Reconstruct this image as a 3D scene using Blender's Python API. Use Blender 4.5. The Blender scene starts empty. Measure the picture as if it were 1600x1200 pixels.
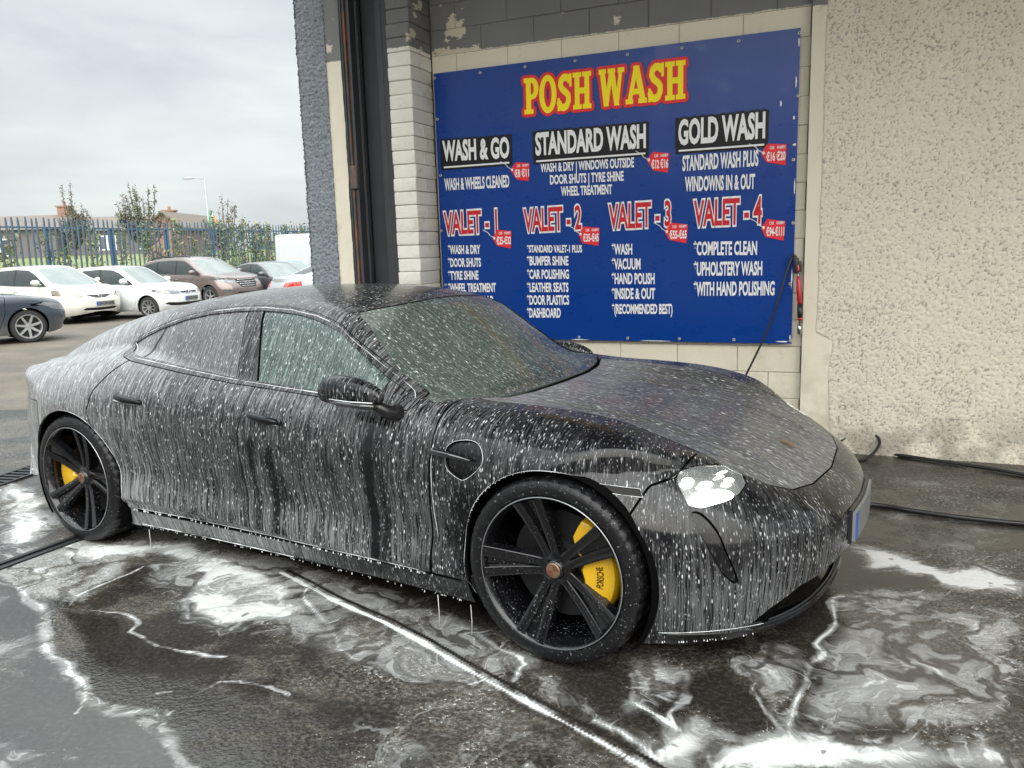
import bpy, bmesh, math, random
import numpy as np
from mathutils import Vector, Matrix
R = math.radians
random.seed(7); rng = np.random.default_rng(7)
scene = bpy.context.scene
# ------------------------------------------------------------------ camera
CAM_F, CAM_H, CAM_PITCH, CAM_ROLL = 1250.0, 1.53326, 0.169161, -0.029815
cd = bpy.data.cameras.new("camera"); cam = bpy.data.objects.new("camera", cd); scene.collection.objects.link(cam)
scene.camera = cam
cd.sensor_width = 36.0; cd.lens = CAM_F/1600*36; cd.clip_start = .05; cd.clip_end = 3000
fw = Vector((0, math.cos(CAM_PITCH), -math.sin(CAM_PITCH))); up0 = Vector((0, math.sin(CAM_PITCH), math.cos(CAM_PITCH))); rt0 = Vector((1, 0, 0))
c_, s_ = math.cos(CAM_ROLL), math.sin(CAM_ROLL)
rt = c_*rt0 + s_*up0; up = -s_*rt0 + c_*up0
mw = Matrix((rt, up, -fw)).transposed().to_4x4(); mw.translation = (0, 0, CAM_H); cam.matrix_world = mw
scene.render.resolution_x, scene.render.resolution_y = 1024, 768
# ------------------------------------------------------------------ world: overcast sky
SUN_EL, SUN_AZ = R(27), R(178)          # azimuth measured from +Y towards +X
EXPOSURE = 1.22
world = bpy.data.worlds.new("World"); scene.world = world; world.use_nodes = True
nt = world.node_tree; nt.nodes.clear()
wo = nt.nodes.new('ShaderNodeOutputWorld'); bg = nt.nodes.new('ShaderNodeBackground'); bg.inputs['Strength'].default_value = 0.10
sky = nt.nodes.new('ShaderNodeTexSky'); sky.sky_type = 'NISHITA'; sky.sun_disc = False
sky.sun_elevation = SUN_EL; sky.sun_rotation = SUN_AZ; sky.dust_density = 2.0
tc = nt.nodes.new('ShaderNodeTexCoord'); mp = nt.nodes.new('ShaderNodeMapping'); mp.inputs['Scale'].default_value = (1.3, 1.3, 5.0)
nt.links.new(tc.outputs['Generated'], mp.inputs['Vector'])
n1 = nt.nodes.new('ShaderNodeTexNoise'); n1.inputs['Scale'].default_value = 1.7; n1.inputs['Detail'].default_value = 6; n1.inputs['Roughness'].default_value = .52; n1.inputs['Distortion'].default_value = .35
nt.links.new(mp.outputs['Vector'], n1.inputs['Vector'])
cr = nt.nodes.new('ShaderNodeValToRGB'); e = cr.color_ramp.elements
e[0].position = .36; e[0].color = (4.9, 5.3, 5.5, 1); e[1].position = .66; e[1].color = (7.0, 7.4, 7.25, 1)
nt.links.new(n1.outputs['Fac'], cr.inputs['Fac'])
mx = nt.nodes.new('ShaderNodeMix'); mx.data_type = 'RGBA'; mx.inputs[0].default_value = .90
nt.links.new(sky.outputs['Color'], mx.inputs[6]); nt.links.new(cr.outputs['Color'], mx.inputs[7])
# an overcast dome is darkest at the horizon and brightest overhead
sx_ = nt.nodes.new('ShaderNodeSeparateXYZ'); nt.links.new(tc.outputs['Generated'], sx_.inputs[0])
mr = nt.nodes.new('ShaderNodeMapRange'); mr.inputs['From Min'].default_value = .30; mr.inputs['From Max'].default_value = .9; mr.inputs['To Min'].default_value = .575; mr.inputs['To Max'].default_value = 2.7
nt.links.new(sx_.outputs['Z'], mr.inputs['Value'])
vm = nt.nodes.new('ShaderNodeVectorMath'); vm.operation = 'SCALE'; nt.links.new(mx.outputs[2], vm.inputs[0]); nt.links.new(mr.outputs[0], vm.inputs['Scale'])
nt.links.new(vm.outputs[0], bg.inputs['Color']); nt.links.new(bg.outputs[0], wo.inputs[0])
sd = bpy.data.lights.new("sun", 'SUN'); sd.energy = 2.0; sd.angle = R(80); sd.color = (1, .96, .90)
sun = bpy.data.objects.new("sun", sd); scene.collection.objects.link(sun)
sdir = Vector((math.sin(SUN_AZ)*math.cos(SUN_EL), math.cos(SUN_AZ)*math.cos(SUN_EL), math.sin(SUN_EL)))
sun.rotation_euler = sdir.to_track_quat('Z', 'Y').to_euler(); sun.location = (0, 0, 30)
vs = scene.view_settings; vs.view_transform = 'Standard'; vs.look = 'None'; vs.gamma = 1; vs.exposure = EXPOSURE
# ------------------------------------------------------------------ helpers
COL = scene.collection
def tag(o, label=None, cat=None, group=None, kind=None):
    if label: o['label'] = label
    if cat: o['category'] = cat
    if group: o['group'] = group
    if kind: o['kind'] = kind
    return o
def empty(name, loc=(0, 0, 0), rz=0.0, label=None, cat=None, group=None):
    o = bpy.data.objects.new(name, None); COL.objects.link(o); o.location = loc; o.rotation_euler = (0, 0, rz); o.empty_display_size = .2
    return tag(o, label, cat, group)
def obj(name, V, F, m, parent=None, smooth=False, uv=None, attrs=None, normals=None, loc=None, rz=0.0):
    me = bpy.data.meshes.new(name)
    V = np.asarray(V, float).reshape(-1, 3)
    me.from_pydata(V.tolist(), [], [list(map(int, f)) for f in F]); me.update()
    if smooth or normals is not None: me.polygons.foreach_set('use_smooth', [True]*len(me.polygons))
    nl = len(me.loops); li = np.zeros(nl, int); me.loops.foreach_get('vertex_index', li)
    if uv is not None:
        l = me.uv_layers.new(name='flow'); l.data.foreach_set('uv', np.asarray(uv)[li].astype(np.float32).ravel())
    if attrs:
        for k, a in attrs.items():
            at = me.attributes.new(k, 'FLOAT', 'POINT'); at.data.foreach_set('value', np.asarray(a, np.float32))
    if normals is not None: me.normals_split_custom_set_from_vertices(np.asarray(normals).tolist())
    if m is not None: me.materials.append(m)
    o = bpy.data.objects.new(name, me); COL.objects.link(o)
    if parent is not None: o.parent = parent
    if loc is not None: o.location = loc
    o.rotation_euler = (0, 0, rz)
    return o
class MB:
    """collects shapes into one mesh"""
    def __init__(s): s.V = []; s.F = []; s.n = 0
    def add(s, V, F):
        V = np.asarray(V, float).reshape(-1, 3); s.V.append(V); s.F += [[i+s.n for i in f] for f in F]; s.n += len(V); return s
    def box(s, x0, x1, y0, y1, z0, z1, b=0.0):
        if b <= 0:
            V = [(x, y, z) for z in (z0, z1) for y in (y0, y1) for x in (x0, x1)]
            return s.add(V, [(0, 2, 3, 1), (4, 5, 7, 6), (0, 1, 5, 4), (2, 6, 7, 3), (0, 4, 6, 2), (1, 3, 7, 5)])
        bm = bmesh.new(); bmesh.ops.create_cube(bm, size=1)
        for v in bm.verts: v.co = Vector(((x0+x1)/2+v.co.x*(x1-x0), (y0+y1)/2+v.co.y*(y1-y0), (z0+z1)/2+v.co.z*(z1-z0)))
        bmesh.ops.bevel(bm, geom=bm.edges[:], offset=b, segments=2, profile=.6, affect='EDGES')
        return s.bm(bm)
    def bm(s, bm):
        bm.verts.index_update(); s.add([v.co[:] for v in bm.verts], [[v.index for v in f.verts] for f in bm.faces]); bm.free(); return s
    def tube(s, pts, r, n=8, cap=True):
        P = [Vector(p) for p in pts]; rr = r if hasattr(r, '__len__') else [r]*len(P); V = []; F = []
        t0 = (P[1]-P[0]).normalized(); nrm = t0.orthogonal().normalized()
        for i, p in enumerate(P):
            t = (P[min(i+1, len(P)-1)]-P[max(i-1, 0)]).normalized()
            nrm = (nrm - t*nrm.dot(t)).normalized(); b = t.cross(nrm)
            for k in range(n):
                a = 2*math.pi*k/n; V.append(p+rr[i]*(math.cos(a)*nrm+math.sin(a)*b))
        for i in range(len(P)-1):
            for k in range(n): F.append((i*n+k, i*n+(k+1) % n, (i+1)*n+(k+1) % n, (i+1)*n+k))
        if cap: F.append(tuple(range(n-1, -1, -1))); F.append(tuple((len(P)-1)*n+k for k in range(n)))
        return s.add([v[:] for v in V], F)
    def lathe(s, prof, n=64, axis='y', c=(0, 0, 0), mod=None):
        """prof: list of (r, h); around axis y"""
        V = []; F = []; m = len(prof)
        for k in range(n):
            a = 2*math.pi*k/n
            for j, (r, h) in enumerate(prof):
                r2 = r if mod is None else mod(r, h, k, j)
                V.append((c[0]+r2*math.cos(a), c[1]+h, c[2]+r2*math.sin(a)))
        for k in range(n):
            for j in range(m-1):
                a, b = k*m+j, ((k+1) % n)*m+j; F.append((a, a+1, b+1, b))
        return s.add(V, F)
    def prism(s, poly, y0, y1):
        """polygon in XZ extruded along y"""
        n = len(poly); V = [(x, y0, z) for x, z in poly]+[(x, y1, z) for x, z in poly]
        F = [tuple(range(n)), tuple(range(2*n-1, n-1, -1))]+[(i, i+n, (i+1) % n+n, (i+1) % n) for i in range(n)]
        return s.add(V, F)
    def xf(s, M):
        for i, V in enumerate(s.V): s.V[i] = (np.c_[V, np.ones(len(V))] @ np.array(M).T)[:, :3]
        return s
    def build(s, name, m, parent=None, smooth=False, **k):
        o = obj(name, np.concatenate(s.V), s.F, m, parent, **k)
        if smooth is True: o.data.polygons.foreach_set('use_smooth', [True]*len(o.data.polygons))
        elif smooth: o.data.shade_smooth() if False else smooth_angle(o, smooth)
        return o
def smooth_angle(o, deg):
    me = o.data; me.polygons.foreach_set('use_smooth', [True]*len(me.polygons))
    bm = bmesh.new(); bm.from_mesh(me); bmesh.ops.recalc_face_normals(bm, faces=bm.faces)
    for e_ in bm.edges:
        if len(e_.link_faces) == 2 and e_.calc_face_angle(0) > R(deg): e_.smooth = False
    bm.to_mesh(me); bm.free()
# node helper -------------------------------------------------------
class NB:
    def __init__(s, name):
        s.m = bpy.data.materials.new(name); s.m.use_nodes = True; s.t = s.m.node_tree; s.t.nodes.clear()
        s.out = s.t.nodes.new('ShaderNodeOutputMaterial')
    def put(s, sock, v):
        if hasattr(v, 'is_output') or isinstance(v, bpy.types.NodeSocket): s.t.links.new(v, sock)
        elif v is not None:
            if hasattr(sock.default_value, '__len__') and not hasattr(v, '__len__'): v = [v]*len(sock.default_value)
            if hasattr(v, '__len__') and len(v) == 3 and len(sock.default_value) == 4: v = (*v, 1)
            sock.default_value = v
    def n(s, typ, out=0, props=None, **kw):
        nd = s.t.nodes.new('ShaderNode'+typ)
        for k, v in (props or {}).items(): setattr(nd, k, v)
        for k, v in kw.items():
            key = int(k[1:]) if k[0] == '_' and k[1:].isdigit() else k.replace('_', ' ')
            s.put(nd.inputs[key], v)
        return nd.outputs[out]
    def math(s, op, a, b=None, c=None, clamp=False):
        nd = s.t.nodes.new('ShaderNodeMath'); nd.operation = op; nd.use_clamp = clamp
        for i, v in enumerate((a, b, c)):
            if v is not None: s.put(nd.inputs[i], v)
        return nd.outputs[0]
    def mul(s, a, b, clamp=False): return s.math('MULTIPLY', a, b, clamp=clamp)
    def add(s, a, b, clamp=False): return s.math('ADD', a, b, clamp=clamp)
    def ss(s, v, a, b, to0=0.0, to1=1.0):
        nd = s.t.nodes.new('ShaderNodeMapRange'); nd.interpolation_type = 'SMOOTHSTEP'
        for k, x in zip(('Value', 'From Min', 'From Max', 'To Min', 'To Max'), (v, a, b, to0, to1)): s.put(nd.inputs[k], x)
        return nd.outputs[0]
    def obj(s): return s.n('TexCoord', out=3)
    def uv(s): return s.n('UVMap', props={'uv_map': 'flow'})
    def map(s, v, scale=(1, 1, 1), loc=(0, 0, 0), rot=(0, 0, 0)): return s.n('Mapping', Vector=v, Scale=scale, Location=loc, Rotation=rot)
    def noise(s, v, scale=5, detail=3, rough=.5, dist=0, out=0): return s.n('TexNoise', out=out, Vector=v, Scale=scale, Detail=detail, Roughness=rough, Distortion=dist)
    def voro(s, v, scale=5, out=0, feature='F1', rand=1.0): return s.n('TexVoronoi', out=out, props={'feature': feature}, Vector=v, Scale=scale, Randomness=rand)
    def mixc(s, f, a, b):
        nd = s.t.nodes.new('ShaderNodeMix'); nd.data_type = 'RGBA'; s.put(nd.inputs[0], f); s.put(nd.inputs[6], a); s.put(nd.inputs[7], b); return nd.outputs[2]
    def mixf(s, f, a, b):
        nd = s.t.nodes.new('ShaderNodeMix'); nd.data_type = 'FLOAT'; s.put(nd.inputs[0], f); s.put(nd.inputs[2], a); s.put(nd.inputs[3], b); return nd.outputs[0]
    def attr(s, name): return s.n('Attribute', out=2, props={'attribute_name': name})
    def bump(s, h, strength=.5, dist=.01, normal=None): return s.n('Bump', Height=h, Strength=strength, Distance=dist, Normal=normal)
    def sep(s, v): nd = s.t.nodes.new('ShaderNodeSeparateXYZ'); s.put(nd.inputs[0], v); return nd.outputs
    def comb(s, x, y, z=0.0): return s.n('CombineXYZ', X=x, Y=y, Z=z)
    def pbr(s, **kw): return s.n('BsdfPrincipled', **kw)
    def done(s, sh): s.t.links.new(sh, s.out.inputs[0]); return s.m
def simple(name, col, rough=.5, metal=0.0, coat=0.0, var=.12, scale=9, bump=0.0, bscale=60, **kw):
    b = NB(name); v = b.obj(); f = b.noise(v, scale, 4)
    c = b.mixc(f, [x*(1-var) for x in col], [min(1, x*(1+var)) for x in col])
    nrm = b.bump(b.noise(v, bscale, 4), bump, .005) if bump else None
    return b.done(b.pbr(Base_Color=c, Roughness=b.mixf(f, max(0, rough-.06), min(1, rough+.06)), Metallic=metal, Coat_Weight=coat, Coat_Roughness=.04, Normal=nrm, **kw))
def emit(name, col, strength):
    b = NB(name); return b.done(b.pbr(Base_Color=col, Emission_Color=col, Emission_Strength=strength, Roughness=.3))
# wall frame: local x = u along the wall, local y = -V (V towards the viewer)
WA = (2.95729, 5.36716, 0.0); WR = R(-23)
def wloc(u, V, z):
    c, s = math.cos(WR), math.sin(WR); return (WA[0]+c*u+s*V, WA[1]+s*u-c*V, z)
def sm(a, b, x): t = np.clip((x-a)/(b-a), 0, 1); return t*t*(3-2*t)
def vnoise(x, y, seed=0):
    """numpy value noise, smooth"""
    x = np.asarray(x, float); y = np.asarray(y, float)
    xi = np.floor(x).astype(int); yi = np.floor(y).astype(int); fx = x-xi; fy = y-yi
    fx = fx*fx*(3-2*fx); fy = fy*fy*(3-2*fy)
    def h(i, j):
        n = (i*374761393+j*668265263+seed*974711) & 0x7fffffff; n = ((n ^ (n >> 13))*1274126177) & 0x7fffffff; n = n ^ (n >> 16)
        return (n & 0xffff)/65535.0
    return (h(xi, yi)*(1-fx)+h(xi+1, yi)*fx)*(1-fy)+(h(xi, yi+1)*(1-fx)+h(xi+1, yi+1)*fx)*fy
def fbm(x, y, seed=0, o=4):
    s = 0; a = .5; t = 0
    for k in range(o): s = s+a*vnoise(x*2**k, y*2**k, seed+k); t += a; a *= .5
    return s/t
# traced on the ground (world metres)
STREAMS= {'S1': ([(-1.152, 3.702), (-0.987, 3.54), (-0.832, 3.377), (-0.694, 3.253), (-0.566, 3.143), (-0.386, 2.955), (-0.222, 2.768), (-0.032, 2.563), (0.134, 2.391), (0.282, 2.241), (0.364, 2.145), (0.441, 2.056)], 0.018), 'S2': ([(-1.191, 3.784), (-1.052, 3.618), (-0.961, 3.433), (-0.849, 3.202), (-0.762, 3.053), (-0.708, 2.918), (-0.62, 2.851), (-0.544, 2.834), (-0.451, 2.782), (-0.345, 2.685), (-0.261, 2.648), (-0.191, 2.623), (-0.112, 2.651)], 0.028), 'S3': ([(-1.892, 3.817), (-2.014, 3.614), (-2.066, 3.51), (-2.057, 3.425), (-1.953, 3.353), (-1.811, 3.296), (-1.669, 3.232), (-1.61, 3.192), (-1.603, 3.134), (-1.522, 3.087), (-1.458, 3.029), (-1.353, 2.962), (-1.242, 2.938), (-1.159, 2.883)], 0.014), 'S4': ([(-1.301, 2.638), (-1.204, 2.651), (-1.135, 2.682), (-1.113, 2.717), (-1.037, 2.702), (-0.959, 2.676), (-0.824, 2.606)], 0.01), 'S5': ([(-0.429, 3.235), (-0.296, 3.122), (-0.185, 3.017), (-0.105, 2.895), (-0.043, 2.841), (0.017, 2.79), (0.039, 2.73), (-0.032, 2.625)], 0.02), 'S6': ([(-0.842, 3.494), (-0.704, 3.382), (-0.596, 3.246), (-0.508, 3.21)], 0.035), 'S7': ([(-2.519, 3.687), (-2.305, 3.562), (-2.185, 3.484), (-2.12, 3.396), (-2.028, 3.161), (-1.819, 2.909), (-1.603, 2.734), (-1.523, 2.623), (-1.515, 2.543)], 0.012), 'R1': ([(1.433, 3.267), (1.379, 3.238), (1.224, 2.983), (1.15, 2.856), (1.158, 2.782), (1.037, 2.651), (0.923, 2.491), (0.836, 2.33), (0.848, 2.279)], 0.03), 'R2': ([(0.832, 2.777), (0.789, 2.71), (0.819, 2.578), (0.774, 2.5), (0.792, 2.386), (0.804, 2.298)], 0.02), 'R3': ([(0.384, 2.666), (0.379, 2.482), (0.44, 2.404), (0.482, 2.348), (0.505, 2.313), (0.492, 2.401), (0.558, 2.511), (0.596, 2.633), (0.525, 2.68)], 0.022), 'R4': ([(-0.032, 2.583), (0.054, 2.48), (0.135, 2.401), (0.23, 2.309), (0.3, 2.225), (0.364, 2.145)], 0.02), 'R5': ([(0.229, 2.397), (0.305, 2.34), (0.366, 2.27), (0.42, 2.188), (0.496, 2.139)], 0.03), 'R6': ([(0.594, 2.226), (0.635, 2.162), (0.72, 2.129)], 0.02)}
AREAS= {'A1': ([(-2.421, 4.239), (-1.779, 4.186), (-1.338, 3.796), (-1.141, 3.662), (-0.944, 3.365), (-0.762, 3.053), (-0.708, 2.918), (-0.868, 3.06), (-1.091, 3.188), (-1.227, 3.11), (-1.467, 3.243), (-1.575, 3.511), (-1.571, 3.733), (-1.91, 3.966), (-2.205, 3.861)], 0.62), 'A2': ([(-3.683, 5.547), (-3.206, 5.197), (-2.663, 4.52), (-2.707, 4.214), (-2.794, 4.126)], 0.62), 'A3': ([(-2.794, 4.126), (-2.478, 4.313), (-2.047, 4.16), (-2.125, 3.897), (-2.469, 3.923), (-2.569, 3.768)], 0.5), 'A4': ([(0.854, 2.382), (0.886, 2.328), (0.979, 2.306), (1.05, 2.236), (1.202, 2.245), (1.257, 2.163), (1.433, 2.217), (1.471, 2.123), (1.435, 2.067), (0.527, 2.108), (0.598, 2.242), (0.524, 2.262), (0.579, 2.326), (0.699, 2.39)], 0.66), 'A5': ([(1.709, 3.81), (1.844, 3.756), (1.921, 3.626), (1.989, 3.524), (2.164, 3.568), (2.268, 3.376), (2.166, 3.216), (1.964, 3.295), (1.859, 3.336), (1.764, 3.522), (1.589, 3.498)], 0.72), 'A6': ([(1.419, 3.3), (1.612, 3.354), (1.835, 3.239), (2.055, 3.041), (1.611, 2.343), (1.374, 2.286), (0.979, 2.306), (0.905, 2.38), (1.087, 2.693), (1.249, 2.981)], 0.42), 'A7': ([(0.472, 2.775), (0.617, 2.675), (0.558, 2.511), (0.492, 2.401), (0.385, 2.52), (0.37, 2.645)], 0.45), 'A8': ([(0.785, 2.78), (0.949, 2.843), (1.075, 2.787), (1.037, 2.651), (0.902, 2.493), (0.792, 2.386), (0.787, 2.622)], 0.42), 'A9': ([(0.563, 2.434), (0.637, 2.394), (0.67, 2.288), (0.586, 2.195), (0.496, 2.139), (0.327, 2.147), (0.427, 2.334)], 0.6)}
WETS= {'W1': [(-2.14, 3.43), (-1.921, 3.319), (-1.673, 3.211), (-1.476, 3.07), (-1.177, 2.896), (-1.088, 2.854), (-1.092, 2.795), (-1.271, 2.76), (-1.467, 2.771), (-1.652, 2.875), (-1.872, 3.123)], 'W2': [(-1.133, 2.708), (-1.013, 2.701), (-0.882, 2.651), (-0.709, 2.6), (-0.518, 2.539), (-0.365, 2.551), (-0.235, 2.594), (-0.254, 2.555), (-0.362, 2.521), (-0.523, 2.5), (-0.695, 2.539), (-0.864, 2.588), (-1.062, 2.639)], 'W3': [(-1.197, 3.026), (-0.915, 2.943), (-0.715, 2.894), (-0.721, 2.864), (-0.965, 2.896)], 'W4': [(0.091, 2.821), (0.329, 2.783), (0.387, 2.688), (0.315, 2.41), (0.43, 2.404), (0.607, 2.632), (0.802, 2.755), (0.787, 2.622), (0.8, 2.315), (0.661, 2.255), (0.563, 2.434), (0.432, 2.25), (0.377, 2.336), (0.136, 2.574)], 'W5': [(1.474, 3.399), (1.619, 3.533), (1.871, 3.441), (1.859, 3.336), (1.638, 3.318)], 'W6': [(-1.706, 4.18), (-1.165, 3.865), (-0.618, 3.478), (-0.19, 3.13), (0.094, 2.895), (0.714, 2.883), (1.34, 3.209), (1.686, 3.685), (0.342, 4.364), (-1.73, 4.549)]}
PUDS= {'P1': [(-2.841, 4.039), (-2.478, 3.722), (-2.216, 3.486), (-2.111, 3.379), (-1.997, 3.131), (-1.805, 2.884), (-1.627, 2.757), (-1.523, 2.623), (-1.379, 2.536), (-1.227, 2.49), (-1.224, 2.434), (-1.298, 2.456), (-1.143, 2.343), (-0.989, 2.208), (-0.946, 2.147), (-1.671, 2.18)]}
TEXTS= [('POSH WASH', 'title', -3.032, -1.778, 2.55, 0.268, -0.012), ('WASH & GO', 'head', -3.761, -3.174, 2.25, 0.148, -0.014), ('STANDARD WASH', 'head', -2.943, -2.072, 2.244, 0.156, -0.005), ('GOLD WASH', 'head', -1.823, -1.222, 2.244, 0.163, 0.004), ('WASH & WHEELS CLEANED', 'list', -3.76, -3.181, 2.016, 0.088, -0.005), ('WASH & DRY | WINDOWS OUTSIDE', 'list', -2.907, -2.16, 2.107, 0.066, -0.008), ('DOOR SHUTS | TYRE SHINE', 'list', -2.83, -2.24, 2.011, 0.066, -0.005), ('WHEEL TREATMENT', 'list', -2.74, -2.331, 1.918, 0.066, -0.006), ('STANDARD WASH PLUS', 'list', -1.794, -1.261, 2.054, 0.101, 0.003), ('WINDOWNS IN & OUT', 'list', -1.774, -1.281, 1.901, 0.097, -0.008), ('VALET - 1', 'valet', -3.778, -3.299, 1.66, 0.174, 0.005), ('VALET - 2', 'valet', -3.058, -2.581, 1.658, 0.172, 0.008), ('VALET - 3', 'valet', -2.353, -1.883, 1.657, 0.175, 0.008), ('VALET - 4', 'valet', -1.706, -1.231, 1.652, 0.177, 0.006), ('*WASH & DRY', 'list', -3.754, -3.459, 1.493, 0.067, -0.005), ('*DOOR SHUTS', 'list', -3.759, -3.456, 1.386, 0.067, -0.003), ('*TYRE SHINE', 'list', -3.764, -3.483, 1.28, 0.067, -0.001), ('*WHEEL TREATMENT', 'list', -3.769, -3.328, 1.176, 0.068, -0.001), ('*INSIDE THE CAR', 'list', -3.774, -3.35, 1.069, 0.068, 0.002), ('*STANDARD VALET-1 PLUS', 'list', -3.04, -2.578, 1.485, 0.053, -0.012), ('*BUMPER SHINE', 'list', -3.043, -2.692, 1.385, 0.067, -0.007), ('*CAR POLISHING', 'list', -3.046, -2.69, 1.278, 0.068, -0.004), ('*LEATHER SEATS', 'list', -3.049, -2.696, 1.173, 0.068, -0.002), ('*DOOR PLASTICS', 'list', -3.052, -2.692, 1.07, 0.071, 0.0), ('*DASHBOARD', 'list', -3.055, -2.765, 0.966, 0.071, 0.002), ('*WASH', 'list', -2.335, -2.176, 1.457, 0.074, -0.004), ('*VACUUM', 'list', -2.336, -2.112, 1.343, 0.076, -0.004), ('*HAND POLISH', 'list', -2.337, -2.003, 1.23, 0.077, -0.004), ('*INSIDE & OUT', 'list', -2.338, -1.999, 1.115, 0.077, -0.001), ('*(RECOMMENDED BEST)', 'list', -2.338, -1.865, 1.0, 0.07, 0.001), ('*COMPLETE CLEAN', 'list', -1.708, -1.257, 1.435, 0.091, -0.007), ('*UPHOLSTERY WASH', 'list', -1.706, -1.218, 1.286, 0.093, -0.003), ('*WITH HAND POLISHING', 'list', -1.705, -1.129, 1.139, 0.094, 0.001)]
TAGS= [('€8 €11', [(-3.166, 2.143), (-3.115, 2.2), (-2.999, 2.184), (-3.009, 2.048), (-3.11, 2.064)]), ('€12 €16', [(-2.062, 2.145), (-2.013, 2.201), (-1.893, 2.183), (-1.902, 2.045), (-2.013, 2.067)]), ('€16 €20', [(-1.242, 2.137), (-1.2, 2.199), (-1.071, 2.186), (-1.075, 2.044), (-1.206, 2.073)]), ('€25-€32', [(-3.342, 1.612), (-3.294, 1.679), (-3.17, 1.662), (-3.181, 1.525), (-3.303, 1.549)]), ('€35-€45', [(-2.603, 1.619), (-2.56, 1.677), (-2.431, 1.662), (-2.441, 1.525), (-2.573, 1.549)]), ('€55-€65', [(-1.925, 1.615), (-1.877, 1.68), (-1.753, 1.662), (-1.762, 1.525), (-1.89, 1.553)]), ('€94-€111', [(-1.23, 1.619), (-1.188, 1.68), (-1.065, 1.657), (-1.075, 1.523), (-1.202, 1.554)])]
AREAS.update({k: (v, 0) for k, v in  {'B1': [(-2.043, 4.112), (-1.299, 3.989), (-0.64, 3.626), (-0.192, 3.189), (0.041, 2.8), (-0.032, 2.563), (-0.259, 2.616), (-0.609, 2.791), (-0.986, 3.013), (-1.303, 3.173), (-1.682, 3.483)], 'B2': [(-2.734, 4.031), (-2.386, 4.14), (-1.96, 4.041), (-1.989, 3.686), (-2.025, 3.406), (-2.236, 3.522), (-2.569, 3.768)], 'B3': [(-0.482, 2.587), (-0.121, 2.548), (0.17, 2.312), (0.327, 2.147), (0.327, 2.034), (-0.476, 2.07), (-0.652, 2.353)], 'B5': [(-0.134, 3.041), (0.114, 2.796), (0.341, 2.691), (0.486, 2.476), (0.291, 2.306), (0.096, 2.459), (-0.055, 2.669)], 'B6': [(2.415, 5.059), (3.112, 4.703), (2.289, 3.41), (2.05, 3.501), (1.914, 3.837)]} .items()})
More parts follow.
